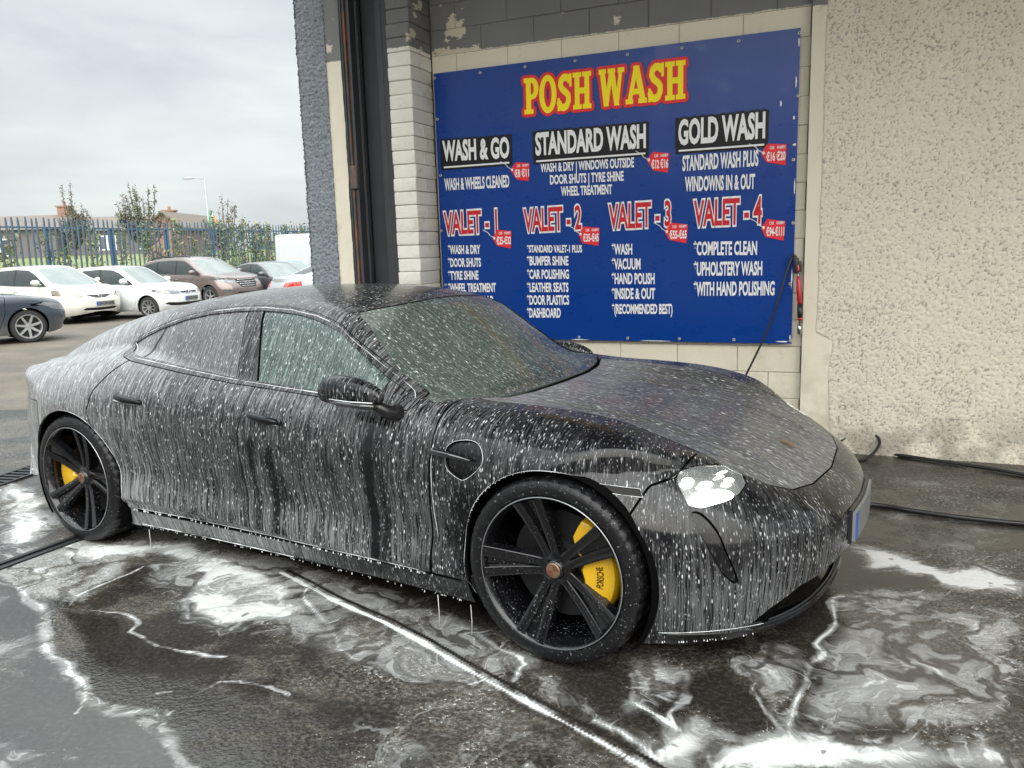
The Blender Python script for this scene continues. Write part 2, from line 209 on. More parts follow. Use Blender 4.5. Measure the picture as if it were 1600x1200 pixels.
# ------------------------------------------------------------------ ground
def pdist(X, Y, poly, closed):
    """distance to a polyline; with closed also inside test (negative inside)"""
    P = np.asarray(poly, float); d = np.full(X.shape, 1e9); ins = np.zeros(X.shape, bool)
    n = len(P)
    for i in range(n if closed else n-1):
        a = P[i]; b = P[(i+1) % n]; e_ = b-a; L = (e_**2).sum()+1e-12
        t = np.clip(((X-a[0])*e_[0]+(Y-a[1])*e_[1])/L, 0, 1)
        d = np.minimum(d, (X-a[0]-t*e_[0])**2+(Y-a[1]-t*e_[1])**2)
        if closed:
            c = ((a[1] > Y) != (b[1] > Y)) & (X < (b[0]-a[0])*(Y-a[1])/(b[1]-a[1]+1e-12)+a[0]); ins ^= c
    d = np.sqrt(d); return np.where(ins, -d, d) if closed else d
def floor_material(name, fine):
    b = NB(name); P = b.obj()
    big = b.noise(P, .35, 4, .6); mid = b.noise(P, 2.6, 5, .62); agg = b.noise(P, 55, 4, .65); peb = b.voro(P, 85)
    if fine:
        foam, wet, pud, joint = (b.attr(k) for k in ('foam', 'wet', 'puddle', 'joint'))
    col = b.mixc(b.ss(mid, .3, .7), *(((.030, .026, .020), (.085, .075, .060)) if fine else ((.017, .0145, .011), (.044, .038, .029))))
    col = b.mixc(b.ss(agg, .42, .68), col, b.mixc(.6, col, (.24, .225, .195)))
    col = b.mixc(b.mul(b.ss(peb, .25, .05), .35), col, (.016, .014, .012))
    if not fine:
        far = b.mixc(b.ss(big, .35, .65), (.105, .088, .068), (.165, .14, .11))
        col = b.mixc(b.ss(mid, .25, .75), b.mixc(.35, far, (.05, .045, .04)), far)
        col = b.mixc(b.mul(b.ss(agg, .5, .7), .4), col, (.30, .28, .25))
        wetn = b.mul(b.ss(b.noise(P, .55, 4, .6), .48, .66), .6)
        h = b.add(b.mul(agg, .6), b.mul(peb, -.3))
        nrm = b.bump(h, b.mixf(wetn, .30, .1), .012)
        return b.done(b.pbr(Base_Color=b.mixc(wetn, col, b.mixc(.45, col, (.02, .02, .02))), Roughness=b.mixf(wetn, .8, .4), Specular_IOR_Level=.25, Normal=nrm))
    wn = b.math('MAXIMUM', wet, b.add(.10, b.mul(b.ss(b.noise(P, 1.15, 6, .68), .44, .56), .85)))
    wn = b.math('MAXIMUM', wn, pud)
    col = b.mixc(b.mul(wn, .80), col, (.010, .009, .008))
    # suds drawn out along the water: doubly warped noise
    w1 = b.noise(P, 2.2, 3, .55, out=1)
    Pw = b.n('VectorMath', props={'operation': 'MULTIPLY_ADD'}, _0=w1, _1=(.55, .55, 0), _2=P)
    w2 = b.noise(Pw, 6.5, 2, .5, out=1)
    Pw2 = b.n('VectorMath', props={'operation': 'MULTIPLY_ADD'}, _0=w2, _1=(.16, .16, 0), _2=Pw)
    sw = b.noise(Pw2, 4.2, 6, .6); fine_n = b.noise(Pw2, 34, 4, .6)
    fv = b.add(foam, b.add(b.mul(b.math('SUBTRACT', sw, .5), 1.05), b.mul(b.math('SUBTRACT', fine_n, .5), .34)))
    holes = b.ss(b.voro(Pw, 9, rand=1.0), .10, .16)
    rid = b.math('ABSOLUTE', b.math('SUBTRACT', b.noise(Pw2, 5.0, 3, .55), .5)); thr = b.mul(b.ss(rid, .030, .004), b.ss(foam, .12, .42))
    rid2 = b.math('ABSOLUTE', b.math('SUBTRACT', b.noise(Pw, 2.7, 4, .5), .5)); dark = b.mul(b.ss(rid2, .045, .015), b.ss(foam, .75, .5))
    fa = b.mul(b.mul(b.ss(fv, .46, .76), holes), .90)
    thin = b.math('MAXIMUM', b.mul(b.ss(fv, .16, .60), .34), b.mul(thr, .42))
    spk = b.mul(b.ss(b.noise(P, 60, 3, .8), b.mixf(wn, .545, .64), b.mixf(wn, .63, .70)), b.mul(b.add(b.ss(foam, .0, .35), b.mul(b.math('SUBTRACT', 1.0, wn), .55), clamp=True), .62))
    fa = b.math('MAXIMUM', b.math('MAXIMUM', fa, thin), spk)
    fa = b.mul(b.mul(fa, b.math('SUBTRACT', 1.0, b.mul(dark, .8))), b.ss(joint, .9, .35))
    col = b.mixc(b.mul(joint, .85), col, (.012, .011, .010))
    colf = b.mixc(fine_n, (.60, .61, .60), (.84, .85, .84))
    fin = b.mixc(fa, col, colf)
    rough = b.mixf(pud, b.mixf(wn, .46, .055), .03); rough = b.mixf(fa, rough, .42)
    h = b.add(b.add(b.mul(agg, .55), b.mul(peb, -.30)), b.add(b.mul(mid, 1.6), b.mul(b.noise(P, 13, 4, .6), .8)))
    st = b.mixf(pud, b.mixf(wet, b.mixf(wn, 1.0, .12), .03), .015); st = b.mixf(fa, st, .12)
    nrm = b.bump(h, st, .016)
    return b.done(b.pbr(Base_Color=fin, Roughness=rough, Normal=nrm, Specular_IOR_Level=b.mixf(pud, b.mixf(wn, .15, .50), .68)))
M_floor = floor_material('wet_concrete', True); M_lot = floor_material('car_park_tarmac', False)
def grid(x0, x1, y0, y1, st):
    xs = np.arange(x0, x1+st/2, st); ys = np.arange(y0, y1+st/2, st); X, Y = np.meshgrid(xs, ys); nx, ny = len(xs), len(ys)
    i = np.arange(nx-1)[None, :]+nx*np.arange(ny-1)[:, None]; i = i.ravel()
    return X.ravel(), Y.ravel(), np.c_[i, i+1, i+nx+1, i+nx]
def rgrid(xs, ys):
    X, Y = np.meshgrid(xs, ys); nx, ny = len(xs), len(ys); i = (np.arange(nx-1)[None, :]+nx*np.arange(ny-1)[:, None]).ravel()
    return X.ravel(), Y.ravel(), np.c_[i, i+1, i+nx+1, i+nx]
gx, gy, gF = rgrid(np.r_[np.arange(-5.6, -3.2, .035), np.arange(-3.2, 3.2, .0115), np.arange(3.2, 4.7, .035)], np.r_[np.arange(.9, 1.9, .03), np.arange(1.9, 4.9, .0115), np.arange(4.9, 8.3, .035)])
wxp = gx+.10*(fbm(gx*4, gy*4, 3, 3)-.5); wyp = gy+.10*(fbm(gx*4, gy*4, 11, 3)-.5)
foam = np.zeros_like(gx); wet = np.zeros_like(gx); pud = np.zeros_like(gx)
LEV = dict(B1=.40, B2=.46, B3=.26, B5=.34, B6=.20, A1=.70, A2=.68, A3=.58, A4=.80, A5=.80, A6=.46, A7=.54, A8=.48, A9=.70)
for k, (poly, lev) in AREAS.items():
    lev = LEV[k]
    d = pdist(wxp, wyp, poly, True); foam = np.maximum(foam, lev*sm(.10, -.10, d))
for k, poly in WETS.items():
    d = pdist(wxp, wyp, poly, True); q = sm(.05, -.05, d); wet = np.maximum(wet, q); foam *= 1-.75*q
for k, poly in PUDS.items():
    d = pdist(wxp, wyp, poly, True); q = sm(.04, -.05, d); pud = np.maximum(pud, q); foam = np.maximum(foam*(1-.8*q), .50*sm(.05, .0, abs(d)))
for k, (poly, wd) in STREAMS.items():
    s1 = k == 'S1'
    d = pdist(gx if s1 else wxp, gy if s1 else wyp, poly, False); wv = np.maximum((1.5 if s1 else 1)*wd*(.06+1.35*fbm(gx*4, gy*4, 21)**1.5), .0085)
    foam = np.maximum(foam, (1.0 if s1 else .74)*(1.0 if s1 else .55+.45*sm(.35, .6, fbm(gx*3+9, gy*3, 44, 3)))*np.exp(-(d/(wv*(.9 if s1 else 1.15)))**2)); wet = np.maximum(wet, sm(wv*5, wv*1.5, d)*.7)
jd = pdist(gx, gy, [(x+.022, y+.03) for x, y in STREAMS['S1'][0]], False)
joint = sm(.017, .007, jd)
ws = pdist(gx, gy, [(-2.5, 6.6), (1.9, 5.6), (2.5, 5.4)], False)
foam = np.maximum(foam, .34*pud*sm(.45, .75, fbm(wxp*3.1+wyp*2, wyp*3.1, 55, 4)))
pud = np.clip(pud, 0, 1)*(1-.35*sm(.5, .7, fbm(gx*2.3, gy*2.3, 71, 4)))
floor = obj('wash_bay_floor', np.c_[gx, gy, np.zeros_like(gx)], gF, M_floor, smooth=True, attrs=dict(foam=foam, wet=wet, puddle=pud, joint=joint)); floor['kind'] = 'structure'
S = 700; lot = obj('car_park', [(-S, -S, -.004), (S, -S, -.004), (S, S, -.004), (-S, S, -.004)], [(0, 1, 2, 3)], M_lot); lot['kind'] = 'structure'
# ------------------------------------------------------------------ wall materials
def paint_wall(name, zline=3.10, rough_cast=False):
    b = NB(name); P = b.obj(); x, y, z = b.sep(P)
    cream = b.mixc(b.noise(P, 1.6, 5, .6), *(((.76, .74, .66), (.86, .84, .76)) if rough_cast else ((.66, .61, .48), (.78, .735, .61))))
    cream = b.mixc(b.mul(b.ss(b.noise(P, 5, 6, .7), .56, .74), .55), cream, (.36, .31, .22))
    low = b.mul(b.ss(z, .9, .0), b.ss(b.noise(P, 3.5, 5, .65), .38, .66))
    cream = b.mixc(b.mul(low, .55), cream, (.22, .20, .15))
    grey = b.mixc(b.noise(P, 3, 4), (.15, .153, .153), (.205, .208, .206))
    chip = b.ss(b.noise(b.map(P, (1.7, 1.7, 2.6)), 1.2, 6, .6), .60, .615)
    grey = b.mixc(chip, grey, (.62, .56, .43))
    edge = b.add(z, b.mul(b.math('SUBTRACT', b.noise(P, 14, 4, .7), .5), .03))
    c = b.mixc(b.ss(edge, zline-.004, zline+.004), cream, grey)
    pit = b.ss(b.voro(P, 70), .16, .05)
    c = b.mixc(b.mul(pit, .35), c, (.12, .11, .09))
    nrm = b.bump(b.add(b.noise(P, 60 if rough_cast else 90, 4, .75), b.mul(pit, -.8)), .9 if rough_cast else .5, .012 if rough_cast else .006)
    return b.done(b.pbr(Base_Color=c, Roughness=.72, Normal=nrm))
M_block = paint_wall('painted_block'); M_pier = paint_wall('painted_pier', 3.105, True)
b = NB('mortar'); M_mortar = b.done(b.pbr(Base_Color=b.mixc(b.noise(b.obj(), 12, 4), (.05, .048, .042), (.14, .13, .11)), Roughness=.9))
def roughcast(name, c0, c1, dirt, pitc):
    b = NB(name); P = b.obj(); x, y, z = b.sep(P)
    h = b.attr('height')
    c = b.mixc(b.noise(P, 1.1, 5, .6), c0, c1)
    big = b.ss(b.noise(P, 1.3, 5, .65), .42, .70)
    c = b.mixc(b.mul(big, .25), c, dirt)
    n2 = b.noise(P, 75, 3, .6); hh = b.add(h, b.mul(b.math('SUBTRACT', n2, .5), .7))
    c = b.mixc(b.mul(b.ss(hh, .33, .10), b.mixf(big, .72, .95)), c, pitc)
    nrm = b.bump(b.noise(P, 130, 3, .6), .55, .005)
    c = b.mixc(b.mul(b.ss(z, .5, .0), b.ss(b.noise(P, 5, 4), .35, .6)), c, b.mixc(.55, c, (.09, .085, .06)))
    return b.done(b.pbr(Base_Color=c, Roughness=.8, Normal=nrm))
M_rough = roughcast('cream_roughcast', (.64, .595, .485), (.745, .70, .585), (.52, .495, .43), (.25, .235, .20))
M_roughg = roughcast('grey_roughcast', (.21, .235, .265), (.27, .30, .33), (.19, .21, .24), (.09, .10, .115))
M_cream = paint_wall('smooth_render', 3.07)
def rough_sheet(u0, u1, z0, z1, st, seed, amp, side=None):
    """dashed render as real relief, local frame (u, -V, z)"""
    U, Z, F = grid(u0, u1, z0, z1, st)
    wu = U+.012*(fbm(U*40, Z*40, seed+9, 2)-.5); wz = Z+.012*(fbm(U*40, Z*40, seed+19, 2)-.5)
    h = .62*np.abs(2*vnoise(wu*74, wz*74, seed)-1)+.38*vnoise(wu*140, wz*140, seed+3)
    h = h*(.70+.42*fbm(U*2.2, Z*2.2, seed+5))
    return U, Z, F, h*amp, h
# ------------------------------------------------------------------ block wall behind the banner
H = 4.4
def block(mb, u0, u1, z0, z1, v, ch, jit, r):
    """one hand-painted block: chamfered front, front face at V=v"""
    j = lambda a: a+r.uniform(-jit, jit)
    o = [(u0, z0), (u1, z0), (u1, z1), (u0, z1)]; i = [(j(u0+ch), j(z0+ch)), (j(u1-ch), j(z0+ch)), (j(u1-ch), j(z1-ch)), (j(u0+ch), j(z1-ch))]
    d = r.uniform(-.002, .003)
    V = [(a, -(v-ch*.9), c) for a, c in o]+[(a, -(v+d), c) for a, c in i]
    mb.add(V, [(4, 5, 6, 7)]+[(k, (k+1) % 4, 4+(k+1) % 4, 4+k) for k in range(4)])
rr = random.Random(4)
wallE = empty('block_wall', wloc(-2.4, -.05, 0), WR, 'painted block wall holding the big blue price banner, grey above and cream below', 'wall')
mb = MB(); z = -.02; k = 0
while z < H:
    z1 = z+.1945; u = -3.862-(.225 if k % 2 else 0)
    while u < -.93:
        block(mb, max(u, -3.862)+2.4, min(u+.447, -.93)+2.4, z+.0012, z1-.0012, 0, .0045, .0015, rr); u += .45
    z = z1; k += 1
mb.build('blockwork', M_block, wallE)
MB().box(-1.95, 1.49, .0042, .30, 0, H).build('mortar_bed', M_mortar, wallE)
# roughcast wall to the right
wr = empty('roughcast_wall', wloc(1.5, .0, 0), WR, 'cream dashed-render wall right of the banner with a smooth strip down its left edge', 'wall')
U, Z, F, D, h = rough_sheet(-.852, 2.4, -.01, H, .0078, 31, .0165)
edge = -.845+.10*sm(.88, .80, Z)+.012*np.sin(Z*9)*sm(.88, .8, Z)+.012*(fbm(Z*9, Z*0, 4)-.5)
fade = sm(0, .012, U-edge)
obj('dashed_render', np.c_[U-1.5, -(.012+D*fade-.012*(1-fade)), Z], F, M_rough, wr, smooth=True, attrs=dict(height=h))
MB().box(-2.435, 1.70, .0045, .32, 0, H).build('core', M_mortar, wr)
U, Z, F = grid(-.930, -.70, -.01, H, .02)
D = .004*(fbm(U*9, Z*5, 8)-.5)+.012*sm(.90, .75, Z)*(fbm(U*24, Z*10, 17)-.3)
obj('smooth_strip', np.c_[U-1.5, -(.010+D), Z], F, M_cream, wr, smooth=True)
# brick pier left of the banner
pier = empty('brick_pier', wloc(-3.97, .3, 0), WR, 'white painted brick pier at the left end of the banner, its top grey', 'pillar')
mb = MB(); z = -.03; k = 0; rr = random.Random(9)
while z < H:
    z1 = z+.107; bo = rr.uniform(-.004, .004)
    bm = bmesh.new(); bmesh.ops.create_cube(bm, size=1)
    sx, sy = .208, .345
    for v in bm.verts: v.co = Vector((v.co.x*sx+bo*.5, .1725-.002+v.co.y*sy+bo, (z+z1)/2+v.co.z*(.104)))
    bmesh.ops.bevel(bm, geom=bm.edges[:], offset=.009, segments=3, profile=.5, affect='EDGES')
    for v in bm.verts: v.co += Vector((rr.uniform(-1, 1), rr.uniform(-1, 1), rr.uniform(-1, 1)))*.0012
    mb.bm(bm)
    if k % 2: mb.box(.1035, .1075, .15, .156, z+.01, z1-.01)
    z = z1; k += 1
mb.build('brickwork', M_pier, pier, smooth=40)
MB().box(-.094, .095, .012, .34, 0, H).build('mortar_bed', M_mortar, pier)
# outer door jamb: roughcast pillar, smooth reveal, steel channel, dark recess
jamb = empty('door_jamb', wloc(-4.72, .3, 0), WR, 'blue-grey roughcast pillar beside the open roller door with a pale smooth reveal', 'pillar')
U, Z, F, D, h = rough_sheet(-.215, .062, -.01, H, .0085, 77, .034)
obj('dashed_render', np.c_[U, -D+.014, Z], F, M_roughg, jamb, smooth=True, attrs=dict(height=h))
U, Z, F, D, h = rough_sheet(-.33, .012, -.01, H, .0085, 78, .034)
obj('side_render', np.c_[-.215-D+.016, -U, Z], F[:, ::-1], M_roughg, jamb, smooth=True, attrs=dict(height=h))
MB().box(-.212, .062, .0165, .33, 0, H).build('core', M_mortar, jamb)
U, Z, F = grid(.062, .205, -.01, H, .012)
D = .006*(fbm(U*16, Z*5, 4)-.5)+.016*sm(.03, 0, .205-U)*(fbm(U*40, Z*14, 6)-.65)
obj('reveal', np.c_[U, -D+.006, Z], F, M_cream, jamb, smooth=True)
MB().box(.063, .198, .012, .20, 0, H).build('reveal_core', M_mortar, jamb)
M_dark = simple('door_steel_and_shaded_brick', (.050, .055, .062), .55, .2, var=.3, scale=4, bump=.15)
b = NB('rusty_steel'); P = b.obj(); f = b.ss(b.noise(b.map(P, (3, 3, .8)), 6, 6, .7), .42, .62)
M_rust = b.done(b.pbr(Base_Color=b.mixc(f, (.07, .07, .075), (.22, .10, .055)), Roughness=.75, Normal=b.bump(b.noise(P, 70, 4), .4, .004)))
M_chain = simple('chain_steel', (.10, .10, .10), .5, .6, var=.3)
gd = empty('roller_door_guide', wloc(-4.46, .25, 0), WR, 'rusty steel roller door channel between the roughcast pillar and the white pier', 'door guide')
mb = MB(); mb.box(-.055, -.035, -.035, .12, 0, H).box(.012, .030, -.02, .12, 0, H); mb.build('channel', M_dark, gd)
mb = MB(); mb.box(-.034, -.012, -.025, .02, 0, H, .003); mb.box(-.012, .011, .0, .02, 0, H); mb.box(-.035, .035, -.045, .0, 2.05, 2.24, .01); mb.build('rusty_rail', M_rust, gd)
mb = MB(); mb.box(.031, .20, .16, .18, 0, H).box(.20, .30, .10, .118, 0, H); mb.box(-.2, .031, .125, .14, 0, H); mb.box(-.19, .50, .21, .24, 0, H); mb.build('back_panel', M_dark, gd)
mb = MB(); z = 0; rr = random.Random(3)
while z < H:
    mb.box(.302, .40, .13+rr.uniform(0, .004), .2, z+.003, z+.212, .006); z += .215
mb.build('shade_painted_blocks', M_dark, gd)  # recess brick in shade, its darkness put in with the dark steel colour
def chain(u, V, label):
    mb = MB(); z = .5; k = 0
    while z < H:
        a = []; 
        for i in range(9):
            t = 2*math.pi*i/8; q = .008*math.sin(t); a.append((q if k % 2 else 0, 0 if k % 2 else q, z+.014*math.cos(t)))
        mb.tube(a, .0026, 5, False); z += .0215; k += 1
    o = mb.build('chain', M_chain, None, smooth=True, loc=wloc(u, V, 0), rz=WR); tag(o, label, 'chain')
chain(-4.352, .29, 'thin dark hoist chain hanging in the door recess nearer the rusty rail')
chain(-4.118, .30, 'dark hoist chain hanging right against the white brick pier')
# canopy over the bay
M_roof = simple('roof_soffit', (.20, .20, .19), .8, var=.2)
rf = MB().box(-4.95, 6.0, -4.4, .35, H, H+.35).build('wash_bay_roof', M_roof, None, loc=wloc(0, 0, 0), rz=WR)
tag(rf, 'flat concrete roof slab over the wash bay, resting on the block wall', 'roof')
ob = empty('added_shed', wloc(-3, 17.5, 0), WR, 'unseen grey shed added across the yard to darken reflections on the car', 'added reflection block')  # unseen shed added behind the camera to darken what the car reflects
MB().box(-11, 14, -6, 0, 0, 4.6).build('wall', simple('added_shed_cladding', (.16, .165, .165), .7, var=.25, scale=2), ob); MB().box(-11.3, 14.3, -6.2, .3, 4.6, 4.85).build('roof', simple('added_shed_roof', (.12, .12, .125), .6), ob)
MB().box(-2.5, 1.5, .0, .05, 0, 3.4).build('door', simple('added_shed_door', (.07, .08, .10), .5), ob)
# ------------------------------------------------------------------ banner
bn = empty('price_banner', wloc(-2.4, 0, .785), WR, 'large blue vinyl price banner with yellow title and white lists, screwed to the block wall', 'banner')
bw, bh = 2.824, 2.145; bu0 = -3.822; bz0 = .785
def bloc(u, z): return u+2.4, z-.785
b = NB('blue_vinyl'); P = b.obj()
nb_ = b.noise(P, 1.4, 3); gl = b.ss(b.noise(b.map(P, (2.5, 1, 5)), 1.2, 6, .7), .5, .66)
M_blue = b.done(b.pbr(Base_Color=b.mixc(nb_, (.0015, .036, .215), (.002, .044, .262)), Roughness=b.mixf(gl, .30, .24), Specular_IOR_Level=.32, Normal=b.bump(b.noise(b.map(P, (1.5, 1, 1)), 2.2, 3), .25, .02)))
U, Z, F = grid(0, bw, 0, bh, .03)
D = .006*(fbm(U*2.1, Z*1.3, 2)-.5); eg = np.minimum(np.minimum(U, bw-U), np.minimum(Z, bh-Z)); D = D*sm(0, .25, eg)+.0042
D = D+.004*(fbm(U*14, Z*6, 9)-.4)*sm(.06, 0, bw-U)
obj('vinyl_sheet', np.c_[U+bu0+2.4, -D-.0035, Z], F, M_blue, bn, smooth=True)
SV = -.0125     # print layers, local y
cols = {}
def flat(name, c, rough=.4): 
    b = NB(name); return b.done(b.pbr(Base_Color=c, Roughness=rough, Specular_IOR_Level=.2))
M_white = flat('print_white', (.78, .79, .80)); M_yel = flat('print_yellow', (.95, .78, .015)); M_red = flat('print_red', (.74, .035, .045)); M_blk = flat('print_black', (.012, .012, .014)); M_red2 = flat('print_dark_red', (.55, .02, .03))
def text_mesh(s, offset=0.0, shear=0.0, spacing=1.0, res=3):
    cu = bpy.data.curves.new('t', 'FONT'); cu.body = s; cu.size = 1; cu.offset = offset; cu.shear = shear; cu.space_character = spacing; cu.resolution_u = res; cu.fill_mode = 'FRONT'
    o = bpy.data.objects.new('t', cu); COL.objects.link(o); dg = bpy.context.evaluated_depsgraph_get(); me = bpy.data.meshes.new_from_object(o.evaluated_get(dg))
    V = np.array([v.co[:] for v in me.vertices]).reshape(-1, 3); F = [list(p.vertices) for p in me.polygons]
    bpy.data.objects.remove(o); bpy.data.curves.remove(cu); bpy.data.meshes.remove(me); return V, F
CAPH = None
def place(s, u0, u1, zb, hgt, off, y, rise=0.0, ref=None, shear=0.0):
    V, F = text_mesh(s, off, shear)
    if ref is None:
        V0, _ = text_mesh(s, 0, shear); x0, x1 = V0[:, 0].min(), V0[:, 0].max()
    else: x0, x1 = ref
    k = (u1-u0)/(x1-x0); ch = CAPH
    X = u0+(V[:, 0]-x0)*k; Zc = zb+V[:, 1]*hgt/ch+rise*(X-u0)/(u1-u0)
    return np.c_[X, np.full(len(X), y), Zc], F
Vh, _ = text_mesh('H'); CAPH = Vh[:, 1].max()
# the title in a hand-built fat slab alphabet (unit: cap height 1)
def slab_title():
    G = {}
    bar = lambda x0, x1, y0, y1: [(x0, y0), (x1, y0), (x1, y1), (x0, y1)]
    def arc(cx, cy, rx, ry, a0, a1, w, n=14):
        o = []; i = []
        for k in range(n+1):
            a = R(a0+(a1-a0)*k/n); o.append((cx+rx*math.cos(a), cy+ry*math.sin(a))); i.append((cx+(rx-w)*math.cos(a), cy+(ry-w*.8)*math.sin(a)))
        return [[o[k], o[k+1], i[k+1], i[k]] for k in range(n)]
    sl = .13
    G['P'] = (.62, [bar(.09, .30, 0, 1), bar(0, .40, 0, sl), bar(0, .30, 1-sl, 1), bar(.28, .38, .86, 1), bar(.28, .38, .40, .54)]+arc(.36, .70, .27, .30, -90, 90, .20))
    G['O'] = (.72, arc(.36, .5, .37, .53, 0, 360, .21, 28))
    def cap_s():
        pts = [(.53, .80), (.42, .90), (.28, .91), (.16, .83), (.13, .70), (.22, .58), (.36, .50), (.46, .40), (.46, .26), (.38, .12), (.24, .08), (.12, .12), (.07, .22)]
        q = []; 
        for k in range(len(pts)-1):
            (ax, ay), (bx, by) = pts[k], pts[k+1]; dx, dy = bx-ax, by-ay; L = math.hypot(dx, dy); nx, ny = -dy/L*.098, dx/L*.098
            q.append([(ax+nx, ay+ny), (ax-nx, ay-ny), (bx-nx, by-ny), (bx+nx, by+ny)])
            q.append([(bx+.098*math.cos(t*math.pi/5), by+.098*math.sin(t*math.pi/5)) for t in range(10)])
        q.append(bar(.50, .60, .64, 1.0)); q.append(bar(.0, .10, .0, .36)); return q
    G['S'] = (.60, cap_s())
    G['H'] = (.76, [bar(.08, .28, 0, 1), bar(.48, .68, 0, 1), bar(.2, .56, .42, .58), bar(0, .36, 0, sl), bar(0, .36, 1-sl, 1), bar(.40, .76, 0, sl), bar(.40, .76, 1-sl, 1)])
    def st(x0, y0, x1, y1, w): return [(x0-w/2, y0), (x0+w/2, y0), (x1+w/2, y1), (x1-w/2, y1)]
    G['W'] = (1.02, [st(.13, 1, .30, 0, .20), st(.30, 0, .51, 1, .16), st(.51, 1, .72, 0, .20), st(.72, 0, .89, 1, .14), bar(0, .29, 1-sl, 1), bar(.36, .66, 1-sl, 1), bar(.76, 1.02, 1-sl, 1)])
    G['A'] = (.84, [st(.14, 0, .42, 1, .17), st(.70, 0, .42, 1, .22), bar(.24, .6, .24, .39), bar(0, .30, 0, sl), bar(.50, .84, 0, sl), bar(.31, .53, .9, 1)])
    x = 0; out = []
    for ch in 'POSH WASH':
        if ch == ' ': x += .26; continue
        w, qs = G[ch]; out += [[(a+x, c) for a, c in q] for q in qs]; x += w+.045
    return out, x-.045
def dilate(poly, d):
    """convex piece grown by d (hull of rounded corners)"""
    P = [(px+d*math.cos(t*math.pi/4), py+d*1.0*math.sin(t*math.pi/4)) for px, py in poly for t in range(8)] if d > 0 else list(poly)
    P = sorted(set(P)); 
    def half(ps):
        h_ = []
        for p_ in ps:
            while len(h_) > 1 and (h_[-1][0]-h_[-2][0])*(p_[1]-h_[-2][1])-(h_[-1][1]-h_[-2][1])*(p_[0]-h_[-2][0]) <= 0: h_.pop()
            h_.append(p_)
        return h_[:-1]
    return half(P)+half(P[::-1])
def union_flat(polys, tf, y, th):
    """overlapping convex pieces, each a hair's breadth apart in depth so no two faces share a plane"""
    mb = MB()
    for i, p_ in enumerate(polys):
        V = [tf(a, c) for a, c in p_]; mb.add([(a, y-i*th, c) for a, c in V], [tuple(range(len(V)))])
    return mb
pieces, tw = slab_title()
for s, style, u0, u1, zb, hgt, rise in TEXTS:
    x0, zz = bloc(u0, zb); x1 = u1+2.4
    if style == 'title':
        zz -= rise/2; sx = (x1-x0)/tw; tf = lambda a, c: (x0+a*sx, zz+c*hgt)
        g = [[(a, c) for a, c in dilate([(a*sx/hgt, c) for a, c in p_], .085)] for p_ in pieces]
        union_flat([[(a*hgt/sx, c) for a, c in p_] for p_ in g], tf, SV, 8e-6).build('title_outline', M_red, bn)
        union_flat([dilate(p_, 0) for p_ in [[(a, c) for a, c in q] for q in pieces]], tf, SV-.0015, 8e-6).build('title_lettering', M_yel, bn)
    elif style == 'head':
        for off, y, m, nm in ((.115, SV, M_blk, 'heading_outline'), (.040, SV-.0008, M_white, 'heading_lettering')):
            V, F = place(s, x0, x1, zz-rise/2, hgt, off, y, rise); o = obj(nm, V, F, m, bn)
        yb = zz-.052
        MB().box(x0-.026, x1+.026, SV+.0006, SV-.0001, zz-.022, zz+hgt+.020).build('heading_panel', M_blk, bn)
        MB().box(x0-.024, x1+.024, SV+.0004, SV-.0002, yb-.020, zz-.0225).build('underline_backing', M_blk, bn)
        MB().box(x0, x1, SV, SV-.0006, yb-.004, yb+.009).build('underline', M_white, bn)
    elif style == 'valet':
        for off, y, m, nm in ((.080, SV, M_white, 'heading_outline'), (.025, SV-.0008, M_red2, 'heading_lettering')):
            V, F = place(s, x0, x1, zz-rise/2, hgt, off, y, rise); obj(nm, V, F, m, bn)
    else:
        V, F = place(s, x0, x1, zz-rise/2, hgt, .034, SV, rise); obj('list_lettering', V, F, M_white, bn)
for s, L in TAGS:
    q = [bloc(*p_) for p_ in L]; n = len(q)
    tg = MB().add([(a, SV-.0016, c) for a, c in q], [tuple(range(n))[::-1]]).build('price_tag', M_red, bn)
    xs = [a for a, c in q]; zs = [c for a, c in q]; xl, xr = min(xs), max(xs); zt, zb = max(zs), min(zs); w = xr-xl; hh = zt-zb
    V, F = place(s, xl+w*.22, xr-w*.05, zb+hh*.24, hh*.36, .03, SV-.0026); obj('price', V, F, M_white, tg)
    V, F = place('CAR', xl+w*.34, xl+w*.52, zb+hh*.74, hh*.13, .02, SV-.0026); obj('caption', V, F, M_white, tg)
    V, F = place('4X4/MPV', xl+w*.62, xr-w*.05, zb+hh*.74, hh*.13, .02, SV-.0026); obj('caption', V, F, M_white, tg)
    hx, hz = q[0][0]+.017, q[0][1]
    MB().add([(hx+.009*math.cos(t*math.pi/6), SV-.0027, hz+.011*math.sin(t*math.pi/6)) for t in range(12)], [tuple(range(12))]).build('tag_hole', M_white, tg)
    MB().tube([(hx, SV-.003, hz), (hx-.035, SV-.003, hz+.02), (hx-.055, SV-.003, hz+.045), (hx-.10, SV-.003, hz+.07)], .0028, 5).build('tag_string', M_white, tg)
M_eye = simple('eyelet_metal', (.45, .45, .43), .35, .8)
eye = None
sp = [(bu0+.02+i*(bw-.04)/7, bz0+bh-.022) for i in range(8)]+[(bu0+.02+i*(bw-.04)/7, bz0+.022) for i in range(8)]+[(bu0+.018, bz0+.45*i) for i in range(1, 5)]+[(bu0+bw-.018, bz0+.43*i) for i in range(1, 5)]
for u, z in sp:
    x, zz = bloc(u, z)
    if eye is None: eye = MB().lathe([(.004, -.002), (.004, -.005), (.010, -.006), (.0125, -.003), (.0125, 0)], 14).build('eyelet', M_eye, bn, smooth=True); o = eye
    else: o = eye.copy(); COL.objects.link(o); o.parent = bn
    o.location = (x+rr.uniform(-.01, .01), SV+.001, zz+rr.uniform(-.003, .003))
